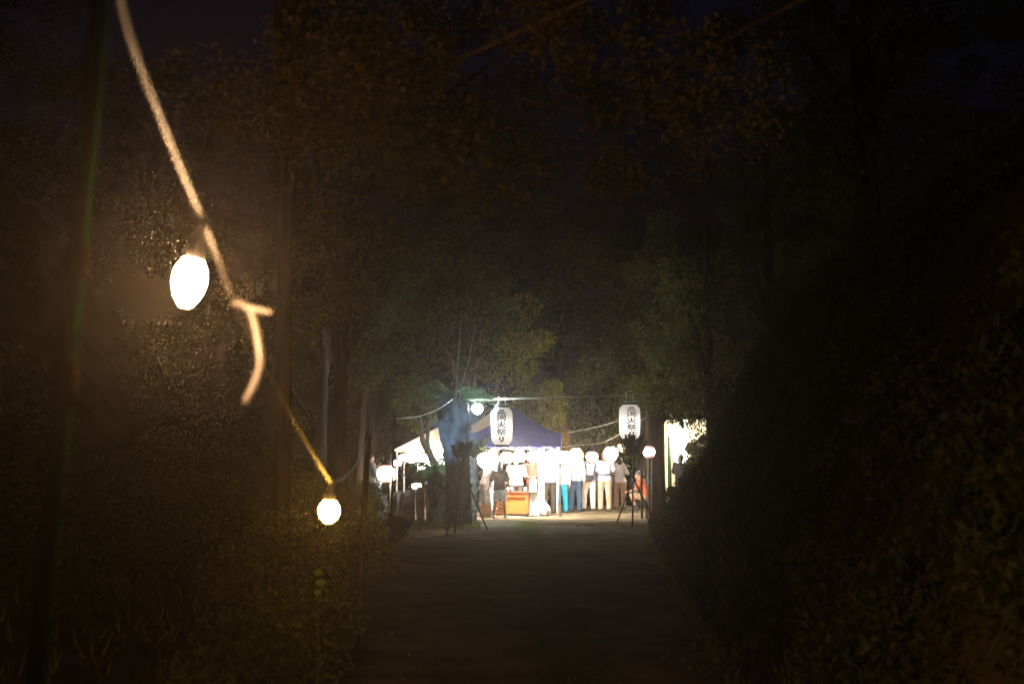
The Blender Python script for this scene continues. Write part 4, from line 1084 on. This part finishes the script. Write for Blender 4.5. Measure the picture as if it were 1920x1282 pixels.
# ------------------------------------------------------------------ white house beyond the trunk
hx0, hx1, hd = at(1246, 800, 45.5).x, at(1246, 800, 45.5).x + 4.2, 45.5; hg = gz(hx0 + .5, hd)
root = thing('white_house', ((hx0 + hx1) / 2, hd + 1.5, hg), 'small white house with a lit window beyond the thick entrance trunk', 'house')
wx0, wx1, wz0, wz1 = at(1266, 800, hd).x, at(1289, 800, hd).x, at(0, 872, hd).z, at(0, 818, hd).z; zt = hg + 2.75
wl_ = MB()
wl_.box(((hx0 + wx0) / 2, hd + .06, (hg + zt) / 2), (wx0 - hx0, .12, zt - hg)); wl_.box(((hx1 + wx1) / 2, hd + .06, (hg + zt) / 2), (hx1 - wx1, .12, zt - hg))
wl_.box(((wx0 + wx1) / 2, hd + .06, (hg + wz0) / 2), (wx1 - wx0, .118, wz0 - hg)); wl_.box(((wx0 + wx1) / 2, hd + .06, (wz1 + zt) / 2), (wx1 - wx0, .118, zt - wz1))
wl_.box((hx0 + .06, hd + 1.6, (hg + zt) / 2), (.12, 2.95, zt - hg)); wl_.box((hx1 - .06, hd + 1.6, (hg + zt) / 2), (.12, 2.95, zt - hg)); wl_.box(((hx0 + hx1) / 2, hd + 3.13, (hg + zt) / 2), (hx1 - hx0, .1, zt - hg))
wl_.build('wall', M['plaster'], root)
rf = MB(); ev = .5
rf.add([(hx0 - ev, hd - ev, zt + .002), (hx1 + ev, hd - ev, zt + .002), (hx1 + ev, hd + 3.2 + ev, zt + .002), (hx0 - ev, hd + 3.2 + ev, zt + .002), (hx0 + 1, hd + 1.6, zt + 1.1), (hx1 - 1, hd + 1.6, zt + 1.1)], [(3, 2, 1, 0), (0, 1, 5, 4), (2, 3, 4, 5), (1, 2, 5), (3, 0, 4)])
rf.build('roof', M['roof_tile'], root)
M['window_lit'] = emit('window_lit', (.86, 1, .95), 12)
wf = MB()
for s in (wx0 + .02, wx1 - .02): wf.box((s, hd - .01, (wz0 + wz1) / 2), (.04, .05, wz1 - wz0 - .082))
for s in (wz0 + .02, wz1 - .02): wf.box(((wx0 + wx1) / 2, hd - .01, s), (wx1 - wx0, .05, .04))
wo = wf.build('window', M['pole_white'], root); MB().box(((wx0 + wx1) / 2, hd + .03, (wz0 + wz1) / 2), (wx1 - wx0 - .08, .01, wz1 - wz0 - .08)).build('pane', M['window_lit'], wo)
lp = at(1284, 793, 43.6)
root = thing('wall_lamp', Vector((lp.x, hd, lp.z + .12)), 'bright lamp on a bracket before the white house wall', 'lamp')
M['lamp_house'] = emit('lamp_house', (1, .86, .60), 1300)
MB().ell(lp, (.115, .115, .115), 12, 8).build('globe', M['lamp_house'], root, True)
MB().lathe(lp + Vector((0, 0, .09)), [(.07, 0), (.06, .05), (.02, .08)], 12).build('socket', M['black'], root)
MB().tube([lp + Vector((0, 0, .16)), Vector((lp.x, hd, lp.z + .16))], .012, 6).build('bracket', M['iron'], root)
p = on(1256, 43.5); tag(MB().tube([p - Vector((0, 0, .1)), Vector((p.x, 43.5, at(1256, 818, 43.5).z))], [.06, .055], 10).build('green_post', pm('green_post', (.06, .12, .05), .6, .2, 8), None, True, origin=p), 'green post before the white house wall', 'post')
p = on(1258, 42.6); root = thing('cardboard_box', p, 'tan cardboard box before the white house', 'box')
MB().box((p.x, p.y, p.z + .42), (.34, .3, .36)).build('body', M['card'], root); MB().box((p.x, p.y - .152, p.z + .42), (.05, .004, .34)).build('tape', M['wood_crate'], root)
MB().box((p.x, p.y, p.z + .12), (.4, .34, .235)).build('stand', M['wood_red'], root)
p = on(1263, 41.6); mb = MB(); mb.lathe(p, [(.30, 0), (.33, .12), (.26, .30), (.12, .42), (.03, .45)], 14)
random.seed(8); mb.v = [(x + random.uniform(-.03, .03), y + random.uniform(-.03, .03), z) for x, y, z in mb.v]
tag(mb.build('white_sack', M['white_cloth'], None, True, origin=p), 'pale heaped sack lying at the foot of the thick trunk', 'sack')

# posts in front of the thick trunk
p = on(1216, 35.6); tag(MB().tube([p - Vector((0, 0, .1)), at(1215, 848, 35.6)], [.014, .012], 8).build('lantern_post', M['bamboo'], None, True, origin=p), 'thin pale pole carrying the pink lantern', 'pole')
p = on(1220.5, 35.3); tag(MB().tube([p - Vector((0, 0, .1)), at(1222, 836, 35.3)], [.017, .012], 8).build('thin_post', M['bamboo'], None, True, origin=p), 'second thin pale pole standing close before the thick trunk', 'pole')
p = on(1217.5, 35.0); tag(MB().box((p.x, 35.0, p.z + .42), (.075, .06, 1.0)).build('wooden_stake', M['wood_red'], None, False, origin=p), 'short red brown wooden stake at the foot of the thick trunk', 'stake')
a = at(1202, 830, 36.8); b0 = on(1203, 36.8)
root = thing('notice_board', b0, 'weathered pale board standing between the long lantern and the thick trunk', 'board')
zb, zt = at(1203, 880, 36.8).z, at(1203, 745, 36.8).z
for k in range(3): MB().box((b0.x - .10 + k * .10, 36.8, (zb + zt) / 2 - .02 * k), (.094, .025, zt - zb)).build('plank', M['bark_pale'], root)
MB().tube([b0 - Vector((0, 0, .1)), Vector((b0.x, 36.84, zb + .3))], .03, 8).build('post', M['pole_dark'], root)

# ------------------------------------------------------------------ people
def remesh(mb, voxel=.014, smooth=3):
    me = mb.mesh('tmp'); ob = bpy.data.objects.new('tmp', me); C.objects.link(ob)
    r = ob.modifiers.new('r', 'REMESH'); r.mode = 'VOXEL'; r.voxel_size = voxel
    s = ob.modifiers.new('s', 'SMOOTH'); s.factor = .5; s.iterations = smooth
    dg = bpy.context.evaluated_depsgraph_get()
    out = bpy.data.meshes.new_from_object(ob.evaluated_get(dg), depsgraph=dg)
    bpy.data.objects.remove(ob); bpy.data.meshes.remove(me)
    return out
def folds(me, amp, seed, zscale=5.0):
    n = len(me.vertices); co = np.empty(n * 3); me.vertices.foreach_get('co', co); co = co.reshape(-1, 3)
    no = np.empty(n * 3); me.vertices.foreach_get('normal', no); no = no.reshape(-1, 3)
    s = seed * 1.7
    f = np.sin(co[:, 0] * 38 + np.sin(co[:, 2] * zscale * 1.5 + s) * 2.0 + s) * .5 + np.sin(co[:, 1] * 33 + co[:, 2] * zscale * 2 + s * 2) * .4 + np.sin(co[:, 2] * 24 + co[:, 0] * 14 + s) * .35
    co += no * (f * amp)[:, None]
    me.vertices.foreach_set('co', co.reshape(-1)); me.update()
def person(label, loc, yaw, height=1.68, shirt='white', sleeve='short', bottom='trousers', bcol='darktrouser', shoe='shoe', hair='short', hcol='hair', skin='skin', pose=None, seed=0, wide=1.0, belt=None, group=None, hat=None, face=False):
    k = height / 1.70
    J = dict(pelvis=(0, 0, .93), waist=(0, 0, 1.08), chest=(0, -.005, 1.28), neck=(0, -.01, 1.45), head=(0, .012, 1.585),
             shL=(-.185, -.01, 1.40), elL=(-.235, -.03, 1.13), wrL=(-.245, .03, .89), shR=(.185, -.01, 1.40), elR=(.235, -.03, 1.13), wrR=(.245, .03, .89),
             hipL=(-.09, 0, .90), knL=(-.105, .015, .50), anL=(-.115, -.01, .09), hipR=(.09, 0, .90), knR=(.105, .015, .50), anR=(.115, -.01, .09))
    if pose: J.update(pose)
    J = {a: Vector(b) for a, b in J.items()}
    for a in J: J[a].x *= (wide if a not in ('head',) else 1)
    H_ = J['head']; up = (H_ - J['neck']).normalized()
    b = MB()
    tor = lambda e: [((J['pelvis'] + Vector((0, 0, -.10))), (.13 + e) * wide, .10 + e), (J['pelvis'], (.165 + e) * wide, .115 + e), (J['waist'], (.14 + e) * wide, .10 + e), (J['chest'], (.165 + e) * wide, .115 + e), (J['chest'].lerp(J['neck'], .55), (.16 + e) * wide, .095 + e), (J['neck'].lerp(J['chest'], .12), (.08 + e) * wide, .06 + e)]
    b.loft(tor(0))
    b.caps(J['neck'] - up * .05, .058, H_ - up * .05, .055)
    q = Vector((0, 0, 1)).rotation_difference(up).to_matrix()
    b.ell(H_, (.076, .095, .112), 14, 10, q); b.ell(H_ + q @ Vector((0, .035, -.06)), (.055, .06, .06), 10, 8, q)
    b.ell(H_ + q @ Vector((0, .10, -.02)), (.014, .02, .028), 8, 6, q)
    for s in (-1, 1): b.ell(H_ + q @ Vector((s * .078, -.002, -.015)), (.012, .022, .034), 8, 6, q)
    for s in 'LR':
        b.caps(J['sh' + s], .056, J['el' + s], .042); b.caps(J['el' + s], .042, J['wr' + s], .027)
        hd = (J['wr' + s] - J['el' + s]).normalized(); b.caps(J['wr' + s], .026, J['wr' + s] + hd * .075, .033)
        b.caps(J['hip' + s], .088, J['kn' + s], .058); b.caps(J['kn' + s], .058, J['an' + s], .038)
        b.caps(J['chest'].lerp(J['neck'], .45), .075, J['sh' + s], .06)
        b.caps(J['pelvis'], .10, J['hip' + s], .09)
        b.caps(J['an' + s] + Vector((0, -.03, -.035)), .035, J['an' + s] + Vector((0, .12, -.058)), .028)
    me = remesh(b, .015, 2)
    # fingers
    fm = MB()
    for s in 'LR':
        hd = (J['wr' + s] - J['el' + s]).normalized(); sd = 1 if s == 'R' else -1
        fw_ = Vector((0, 1, 0)); fw_ = (fw_ - hd * fw_.dot(hd)); fw_ = fw_.normalized() if fw_.length > .1 else Vector((0, 0, 1))
        inn = hd.cross(fw_).normalized(); inn = inn if inn.x * sd < 0 else -inn
        root_ = J['wr' + s] + hd * .085
        for i, ln in enumerate((.062, .074, .07, .055)):
            p = root_ + fw_ * (.028 - .019 * i); m_ = p + hd * ln * .55 + inn * .006; e = m_ + (hd * .8 + inn * .55).normalized() * ln * .5
            fm.caps(p - hd * .03, .0095, m_, .0085, 6); fm.caps(m_, .0085, e, .007, 6)
        p = J['wr' + s] + hd * .03 + fw_ * .02; m_ = p + (hd * .6 + fw_ * .7).normalized() * .045; fm.caps(p, .013, m_, .010, 6); fm.caps(m_, .010, m_ + (hd * .9 + fw_ * .2 + inn * .2).normalized() * .035, .008, 6)
    nv = len(me.vertices); co = np.empty(nv * 3); me.vertices.foreach_get('co', co)
    allv = [tuple(c) for c in co.reshape(-1, 3)] + fm.v; allf = [tuple(p.vertices) for p in me.polygons] + [tuple(i + nv for i in f) for f in fm.f]
    bm_ = bpy.data.meshes.new('person'); bm_.from_pydata(allv, [], allf); bm_.update(); bpy.data.meshes.remove(me)
    root = bpy.data.objects.new('person', bm_); C.objects.link(root); bm_.materials.append(M[skin]); bm_.polygons.foreach_set('use_smooth', [True] * len(bm_.polygons))
    tag(root, label, 'person', group)
    def child(name, me, mat):
        o = bpy.data.objects.new(name, me); C.objects.link(o); me.materials.append(M[mat]); me.polygons.foreach_set('use_smooth', [True] * len(me.polygons)); o.parent = root; return o
    # shirt
    sb = MB(); tr_ = tor(.026)
    if bottom != 'coat': tr_ = [(tr_[1][0] + Vector((0, 0, -.06)), tr_[1][1] + .006, tr_[1][2] + .006)] + tr_[1:]
    sb.loft(tr_)
    for s in 'LR':
        sb.caps(J['chest'].lerp(J['neck'], .45), .095, J['sh' + s], .082)
        if sleeve == 'long':
            sb.caps(J['sh' + s], .080, J['el' + s], .064); sb.caps(J['el' + s], .064, J['wr' + s] - (J['wr' + s] - J['el' + s]) * .05, .045)
        else:
            sb.caps(J['sh' + s], .082, J['sh' + s].lerp(J['el' + s], .78), .074)
    sme = remesh(sb, .014, 3); folds(sme, .006, seed); child('shirt', sme, shirt)
    # lower garment
    lb = MB()
    if bottom == 'skirt':
        lb.loft([(J['anL'].lerp(J['anR'], .5) + Vector((0, 0, .06)), .235 * wide, .18), (J['knL'].lerp(J['knR'], .5), .21 * wide, .16), (J['pelvis'], .19 * wide, .14), (J['waist'] + Vector((0, 0, -.04)), .155 * wide, .118)])
    else:
        end = 1.0 if bottom != 'shorts' else 0
        lb.loft([((J['hipL'] + J['hipR']) / 2 + Vector((0, 0, -.09)), .15 * wide, .115), (J['pelvis'], .182 * wide, .132), (J['waist'] + Vector((0, 0, -.03)), .155 * wide, .115)])
        for s in 'LR':
            if bottom == 'shorts': lb.caps(J['hip' + s], .115, J['hip' + s].lerp(J['kn' + s], .72), .108)
            else:
                lb.caps(J['hip' + s], .108, J['kn' + s], .086); lb.caps(J['kn' + s], .086, J['an' + s] + Vector((0, -.005, -.005)), .075)
    lme = remesh(lb, .014, 3); folds(lme, .007, seed + 5, 3); child('skirt' if bottom == 'skirt' else ('shorts' if bottom == 'shorts' else 'trousers'), lme, bcol)
    if belt:
        be = MB(); be.loft([(J['waist'] + Vector((0, 0, -.055)), .186 * wide, .142), (J['waist'] + Vector((0, 0, -.015)), .184 * wide, .14)], 20); child('belt', be.mesh('belt'), belt)
    for s in 'LR':
        fb = MB(); a_ = J['an' + s]; fb.caps(a_ + Vector((0, -.035, -.035)), .046, a_ + Vector((0, .13, -.058)), .036); fb.caps(a_ + Vector((0, 0, 0)), .05, a_ + Vector((0, -.01, -.03)), .05)
        fme = remesh(fb, .014, 2); child('shoe', fme, shoe)
    hb = MB()
    if hair:
        hb.ell(H_ + q @ Vector((0, -.020, .028)), (.086, .098, .103), 14, 10, q)
        if hair == 'long': hb.caps(H_ + q @ Vector((0, -.05, -.02)), .082, J['neck'] + Vector((0, -.07, -.10)), .06)
        if hair == 'bob': hb.caps(H_ + q @ Vector((0, -.035, .0)), .088, H_ + q @ Vector((0, -.045, -.08)), .085)
        if hair == 'bun': hb.ell(H_ + q @ Vector((0, -.09, .07)), (.045, .045, .045), 10, 8)
        hme = remesh(hb, .012, 2); folds(hme, .004, seed + 9, 1); child('hair', hme, hcol)
    if hat:
        ht = MB(); ht.lathe(H_ + q @ Vector((0, -.005, .045)), [(.15, 0), (.152, .008), (.10, .014), (.098, .07), (.06, .098), (.01, .105)], 18, up); child('hat', ht.mesh('hat'), hat)
    if face:
        for s in (-1, 1):
            eb = MB(); eb.ell(H_ + q @ Vector((s * .032, .088, .005)), (.013, .008, .009), 8, 6, q); child('eye', eb.mesh('eye'), 'eye')
        eb = MB(); eb.ell(H_ + q @ Vector((0, .093, -.068)), (.024, .008, .007), 8, 6, q); child('mouth', eb.mesh('mouth'), 'lips')
    root.scale = (k, k, k); root.location = loc; root.rotation_euler = (0, 0, yaw)
    return root
# poses (person faces +Y, away from the camera, at yaw 0)
front = dict(elL=(-.25, .02, 1.14), wrL=(-.12, .22, 1.08), elR=(.25, .02, 1.14), wrR=(.12, .22, 1.08))
frontL = dict(elL=(-.25, .02, 1.14), wrL=(-.10, .22, 1.10))
shiftR = dict(pelvis=(.02, 0, .93), hipL=(-.07, 0, .90), hipR=(.11, 0, .90), knL=(-.13, .06, .50), anL=(-.16, .02, .09), chest=(.0, -.005, 1.28))
wideS = dict(anL=(-.15, -.01, .09), anR=(.15, .0, .09), knL=(-.125, .02, .5), knR=(.125, .02, .5))
hold = dict(elR=(.26, .02, 1.13), wrR=(.20, .24, 1.20))
def G(px, py): 
    p = ground_at(px, py); p.z = gz(p.x, p.y); return p
Q_ = 'people standing in a row watching'
person('man in white shirt and dark brown trousers at the tent end of the row', G(1030, 961), R(4), 1.68, 'white', 'long', 'trousers', 'darktrouser', pose={**front}, seed=1, hcol='hair_grey')
person('person in long white top and bright teal trousers behind the tent leg', G(1052, 960.5), R(-3), 1.58, 'white', 'long', 'trousers', 'teal', pose=wideS, seed=2, wide=1.05, hair='bob')
person('man in loose white shirt and blue jeans in the row', G(1079, 959), R(-5), 1.72, 'white', 'long', 'trousers', 'jeans', pose={**frontL}, seed=3, wide=1.0)
p106 = G(1105, 958)
person('person in pale shirt and white trousers wearing a dark sling bag', p106, R(3), 1.66, 'bluewhite', 'short', 'trousers', 'palepants', pose={**front, **shiftR}, seed=4, hcol='hair_grey')
person('man in pale blue shirt, dark belt and beige trousers', G(1134, 958), R(0), 1.70, 'bluewhite', 'short', 'trousers', 'beige', pose={**front}, seed=5, belt='leather', wide=1.06)
person('woman with dark bob hair, white shirt and tan trousers at the end of the row', G(1163, 955), R(-8), 1.56, 'white', 'short', 'trousers', 'tan', pose={**shiftR, **hold}, seed=6, hair='bob')
person('person in brown trousers half hidden behind the belted man', G(1150, 953), R(10), 1.62, 'greyshirt', 'long', 'trousers', 'brownpants', pose=front, seed=7)
person('person in sky blue clothes half hidden behind the sling bag wearer', G(1118, 954), R(-6), 1.60, 'skyblue', 'long', 'trousers', 'skyblue', pose=front, seed=8)
person('girl in dark brown T shirt and pale shorts standing at the counter', Vector((at(937, 972, 37.0).x, 37.0, gz(at(937, 972, 37).x, 37.0))), R(-22), 1.42, 'brownshirt', 'short', 'shorts', 'paleshorts', 'shoe_white', 'bob', 'hair', 'skin_tan', pose=dict(elL=(-.27, -.06, 1.14), wrL=(-.36, .02, .93), elR=(.24, .02, 1.13), wrR=(.26, .16, .93), anL=(-.17, -.05, .09), knL=(-.13, -.01, .5), anR=(.15, .05, .09), knR=(.12, .05, .5)), seed=9, wide=1.05)
lean = dict(waist=(0, .05, 1.07), chest=(0, .14, 1.24), neck=(0, .25, 1.38), head=(0, .32, 1.49), shL=(-.18, .2, 1.34), shR=(.18, .2, 1.34), elL=(-.22, .32, 1.10), wrL=(-.16, .5, 1.0), elR=(.22, .32, 1.10), wrR=(.16, .5, 1.0))
person('woman in a long dark coat leaning toward the counter', Vector((at(908, 965, 38.6).x, 38.6, gz(-.6, 38.6))), R(-70), 1.60, 'darkcoat', 'long', 'skirt', 'darkcoat', 'shoe', 'long', pose=lean, seed=10)
person('person in pale blue skirt half hidden behind the girl', Vector((at(920, 965, 39.2).x, 39.2, gz(-.6, 39.2))), R(-40), 1.50, 'skyblue', 'short', 'skirt', 'paleshorts', 'shoe_white', 'bob', pose=front, seed=11)
person('man in beige shirt standing behind the counter with his back turned', Vector((at(968, 965, 39.4).x, 39.4, gz(.1, 39.4))) + Vector((0, .35, 0)), R(5), 1.58, 'cream', 'short', 'trousers', 'darktrouser', pose={**hold, **frontL}, seed=12, wide=1.1)
person('vendor in a red festival coat at the far end of the counter', Vector((at(999, 965, 40.0).x, 40.0, gz(.5, 40.0))), R(170), 1.62, 'happi', 'long', 'trousers', 'darktrouser', pose=front, seed=13, face=True)
# sitting figures by the second fire basket
sit = dict(pelvis=(0, -.06, .40), waist=(0, -.03, .56), chest=(0, .05, .76), neck=(0, .12, .93), head=(0, .19, 1.05), shL=(-.18, .08, .88), shR=(.18, .08, .88), elL=(-.22, .22, .64), wrL=(-.12, .44, .56), elR=(.22, .22, .64), wrR=(.12, .44, .56),
           hipL=(-.10, -.02, .38), hipR=(.10, -.02, .38), knL=(-.13, .38, .46), knR=(.13, .38, .46), anL=(-.12, .24, .09), anR=(.12, .30, .09))
p = G(1208, 957); 
person('person in orange shirt sitting low behind the tripod legs', p, R(80), 1.66, 'orange', 'short', 'shorts', 'tan', 'shoe', 'short', 'hair_grey', 'skin', pose=sit, seed=14)
st = thing('low_stool', p + Vector((.07, -.02, 0)), 'low wooden stool under the person in orange', 'stool')
sx, sy = p.x + .06, p.y
MB().box((sx, sy, p.z + .285), (.30, .28, .03)).build('seat', M['wood_red'], st)
for i in (-1, 1):
    for j in (-1, 1): MB().box((sx + i * .12, sy + j * .11, p.z + .13), (.03, .03, .28)).build('leg', M['wood_red'], st)
p = Vector((at(1199, 955, 42.4).x, 42.4, 0)); p.z = gz(p.x, p.y)
person('person in grey green shirt and sun hat crouching beyond the tripod', p, R(-20), 1.66, 'greenshirt', 'long', 'trousers', 'greenshirt', 'shoe', 'short', pose={**sit}, seed=15, hat='greenshirt')
st = thing('low_stool', p + Vector((.02, -.06, 0)), 'low wooden stool under the person in the sun hat', 'stool')
MB().box((p.x - .02, p.y - .05, p.z + .285), (.30, .28, .03)).build('seat', M['wood_red'], st)
for i in (-1, 1):
    for j in (-1, 1): MB().box((p.x - .02 + i * .12, p.y - .05 + j * .11, p.z + .13), (.03, .03, .28)).build('leg', M['wood_red'], st)
p = on(1277, 41.0)
person('person in black T shirt holding something before the white house', p, R(-35), 1.64, 'blackshirt', 'short', 'trousers', 'darktrouser', 'shoe', 'bob', 'hair_grey', pose={**front, **dict(wrR=(.16, .26, 1.12))}, seed=16)
p = on(694, 37.5); person('person in dull grey clothes in the shade behind the first stone posts', p, R(-60), 1.62, 'greyshirt', 'long', 'trousers', 'darktrouser', pose=front, seed=17)
p = on(708, 37.8); person('person in white shirt in the shade behind the thin stone posts', p, R(60), 1.45, 'bluewhite', 'short', 'trousers', 'jeans', pose=front, seed=18)
# sling bag of the watcher
root = thing('sling_bag', p106 + Vector((.0, -.19, .93)), 'dark sling bag hanging at the back of the person in white trousers', 'bag')
bgm = MB(); c = p106 + Vector((-.02, -.20, .95)); bgm.ell(c, (.155, .055, .115), 14, 10); bgm.v = [(x, y, min(z, c.z + .07)) for x, y, z in bgm.v]; bgm.build('pouch', M['leather'], root, True)
q0 = p106
MB().tube([c + Vector((-.13, .02, .04)), q0 + Vector((-.17, -.13, 1.12)), q0 + Vector((-.1, -.15, 1.27))], .012, 6).build('strap', M['leather'], root, True)
MB().tube([c + Vector((.13, .02, .04)), q0 + Vector((.14, -.16, 1.10)), q0 + Vector((.175, -.14, 1.25)), q0 + Vector((.17, -.07, 1.38)), q0 + Vector((.15, .02, 1.42))], .014, 6).build('strap', M['leather'], root, True)

# ------------------------------------------------------------------ smoke from the lit basket
sc_ = at(850, 802, 28.6)
mb = MB(); mb.ell((0, 0, 0), (.56, .40, .80), 20, 14)
sm_o = mb.build('smoke', None); sm_o.location = sc_; tag(sm_o, kind='stuff')
m = bpy.data.materials.new('smoke'); m.use_nodes = True; n = m.node_tree.nodes; l = m.node_tree.links; n.clear()
out = n.new('ShaderNodeOutputMaterial'); pv_ = n.new('ShaderNodeVolumePrincipled'); l.new(pv_.outputs[0], out.inputs['Volume'])
pv_.inputs['Color'].default_value = (.40, .66, 1, 1); pv_.inputs['Anisotropy'].default_value = .3
tc = n.new('ShaderNodeTexCoord'); mp = n.new('ShaderNodeMapping'); mp.inputs['Scale'].default_value = (3.4, 3.4, 2.4); l.new(tc.outputs['Object'], mp.inputs[0])
nz = n.new('ShaderNodeTexNoise'); nz.inputs['Scale'].default_value = 1.0; nz.inputs['Detail'].default_value = 5; nz.inputs['Distortion'].default_value = .8; l.new(mp.outputs[0], nz.inputs['Vector'])
sc2 = n.new('ShaderNodeMapping'); sc2.inputs['Scale'].default_value = (1 / .56, 1 / .40, 1 / .80); l.new(tc.outputs['Object'], sc2.inputs[0])
ln_ = n.new('ShaderNodeVectorMath'); ln_.operation = 'LENGTH'; l.new(sc2.outputs[0], ln_.inputs[0])
r1 = n.new('ShaderNodeMapRange'); r1.inputs[1].default_value = 1.0; r1.inputs[2].default_value = .05; r1.inputs[3].default_value = 0; r1.inputs[4].default_value = 1; l.new(ln_.outputs['Value'], r1.inputs[0])
r2 = n.new('ShaderNodeMapRange'); r2.inputs[1].default_value = .46; r2.inputs[2].default_value = .68; r2.inputs[3].default_value = 0; r2.inputs[4].default_value = 5.0; l.new(nz.outputs['Fac'], r2.inputs[0])
mu = n.new('ShaderNodeMath'); mu.operation = 'MULTIPLY'; l.new(r1.outputs[0], mu.inputs[0]); l.new(r2.outputs[0], mu.inputs[1]); l.new(mu.outputs[0], pv_.inputs['Density'])
sm_o.data.materials.append(m)

# ------------------------------------------------------------------ haze added to the smoky night air, imitating lens glow round the lamps
hz = MB(); hz.box((0, 44, 12.9), (150, 116, 29.4)); ho = hz.build('haze', None); tag(ho, kind='stuff')
m = bpy.data.materials.new('haze'); m.use_nodes = True; n = m.node_tree.nodes; l = m.node_tree.links; n.clear()
out = n.new('ShaderNodeOutputMaterial'); pv_ = n.new('ShaderNodeVolumePrincipled'); l.new(pv_.outputs[0], out.inputs['Volume'])
pv_.inputs['Color'].default_value = (.95, .86, .76, 1); pv_.inputs['Density'].default_value = HAZE; pv_.inputs['Anisotropy'].default_value = .89
ho.data.materials.append(m)
m.cycles.volume_sampling = 'EQUIANGULAR'; m.cycles.homogeneous_volume = True
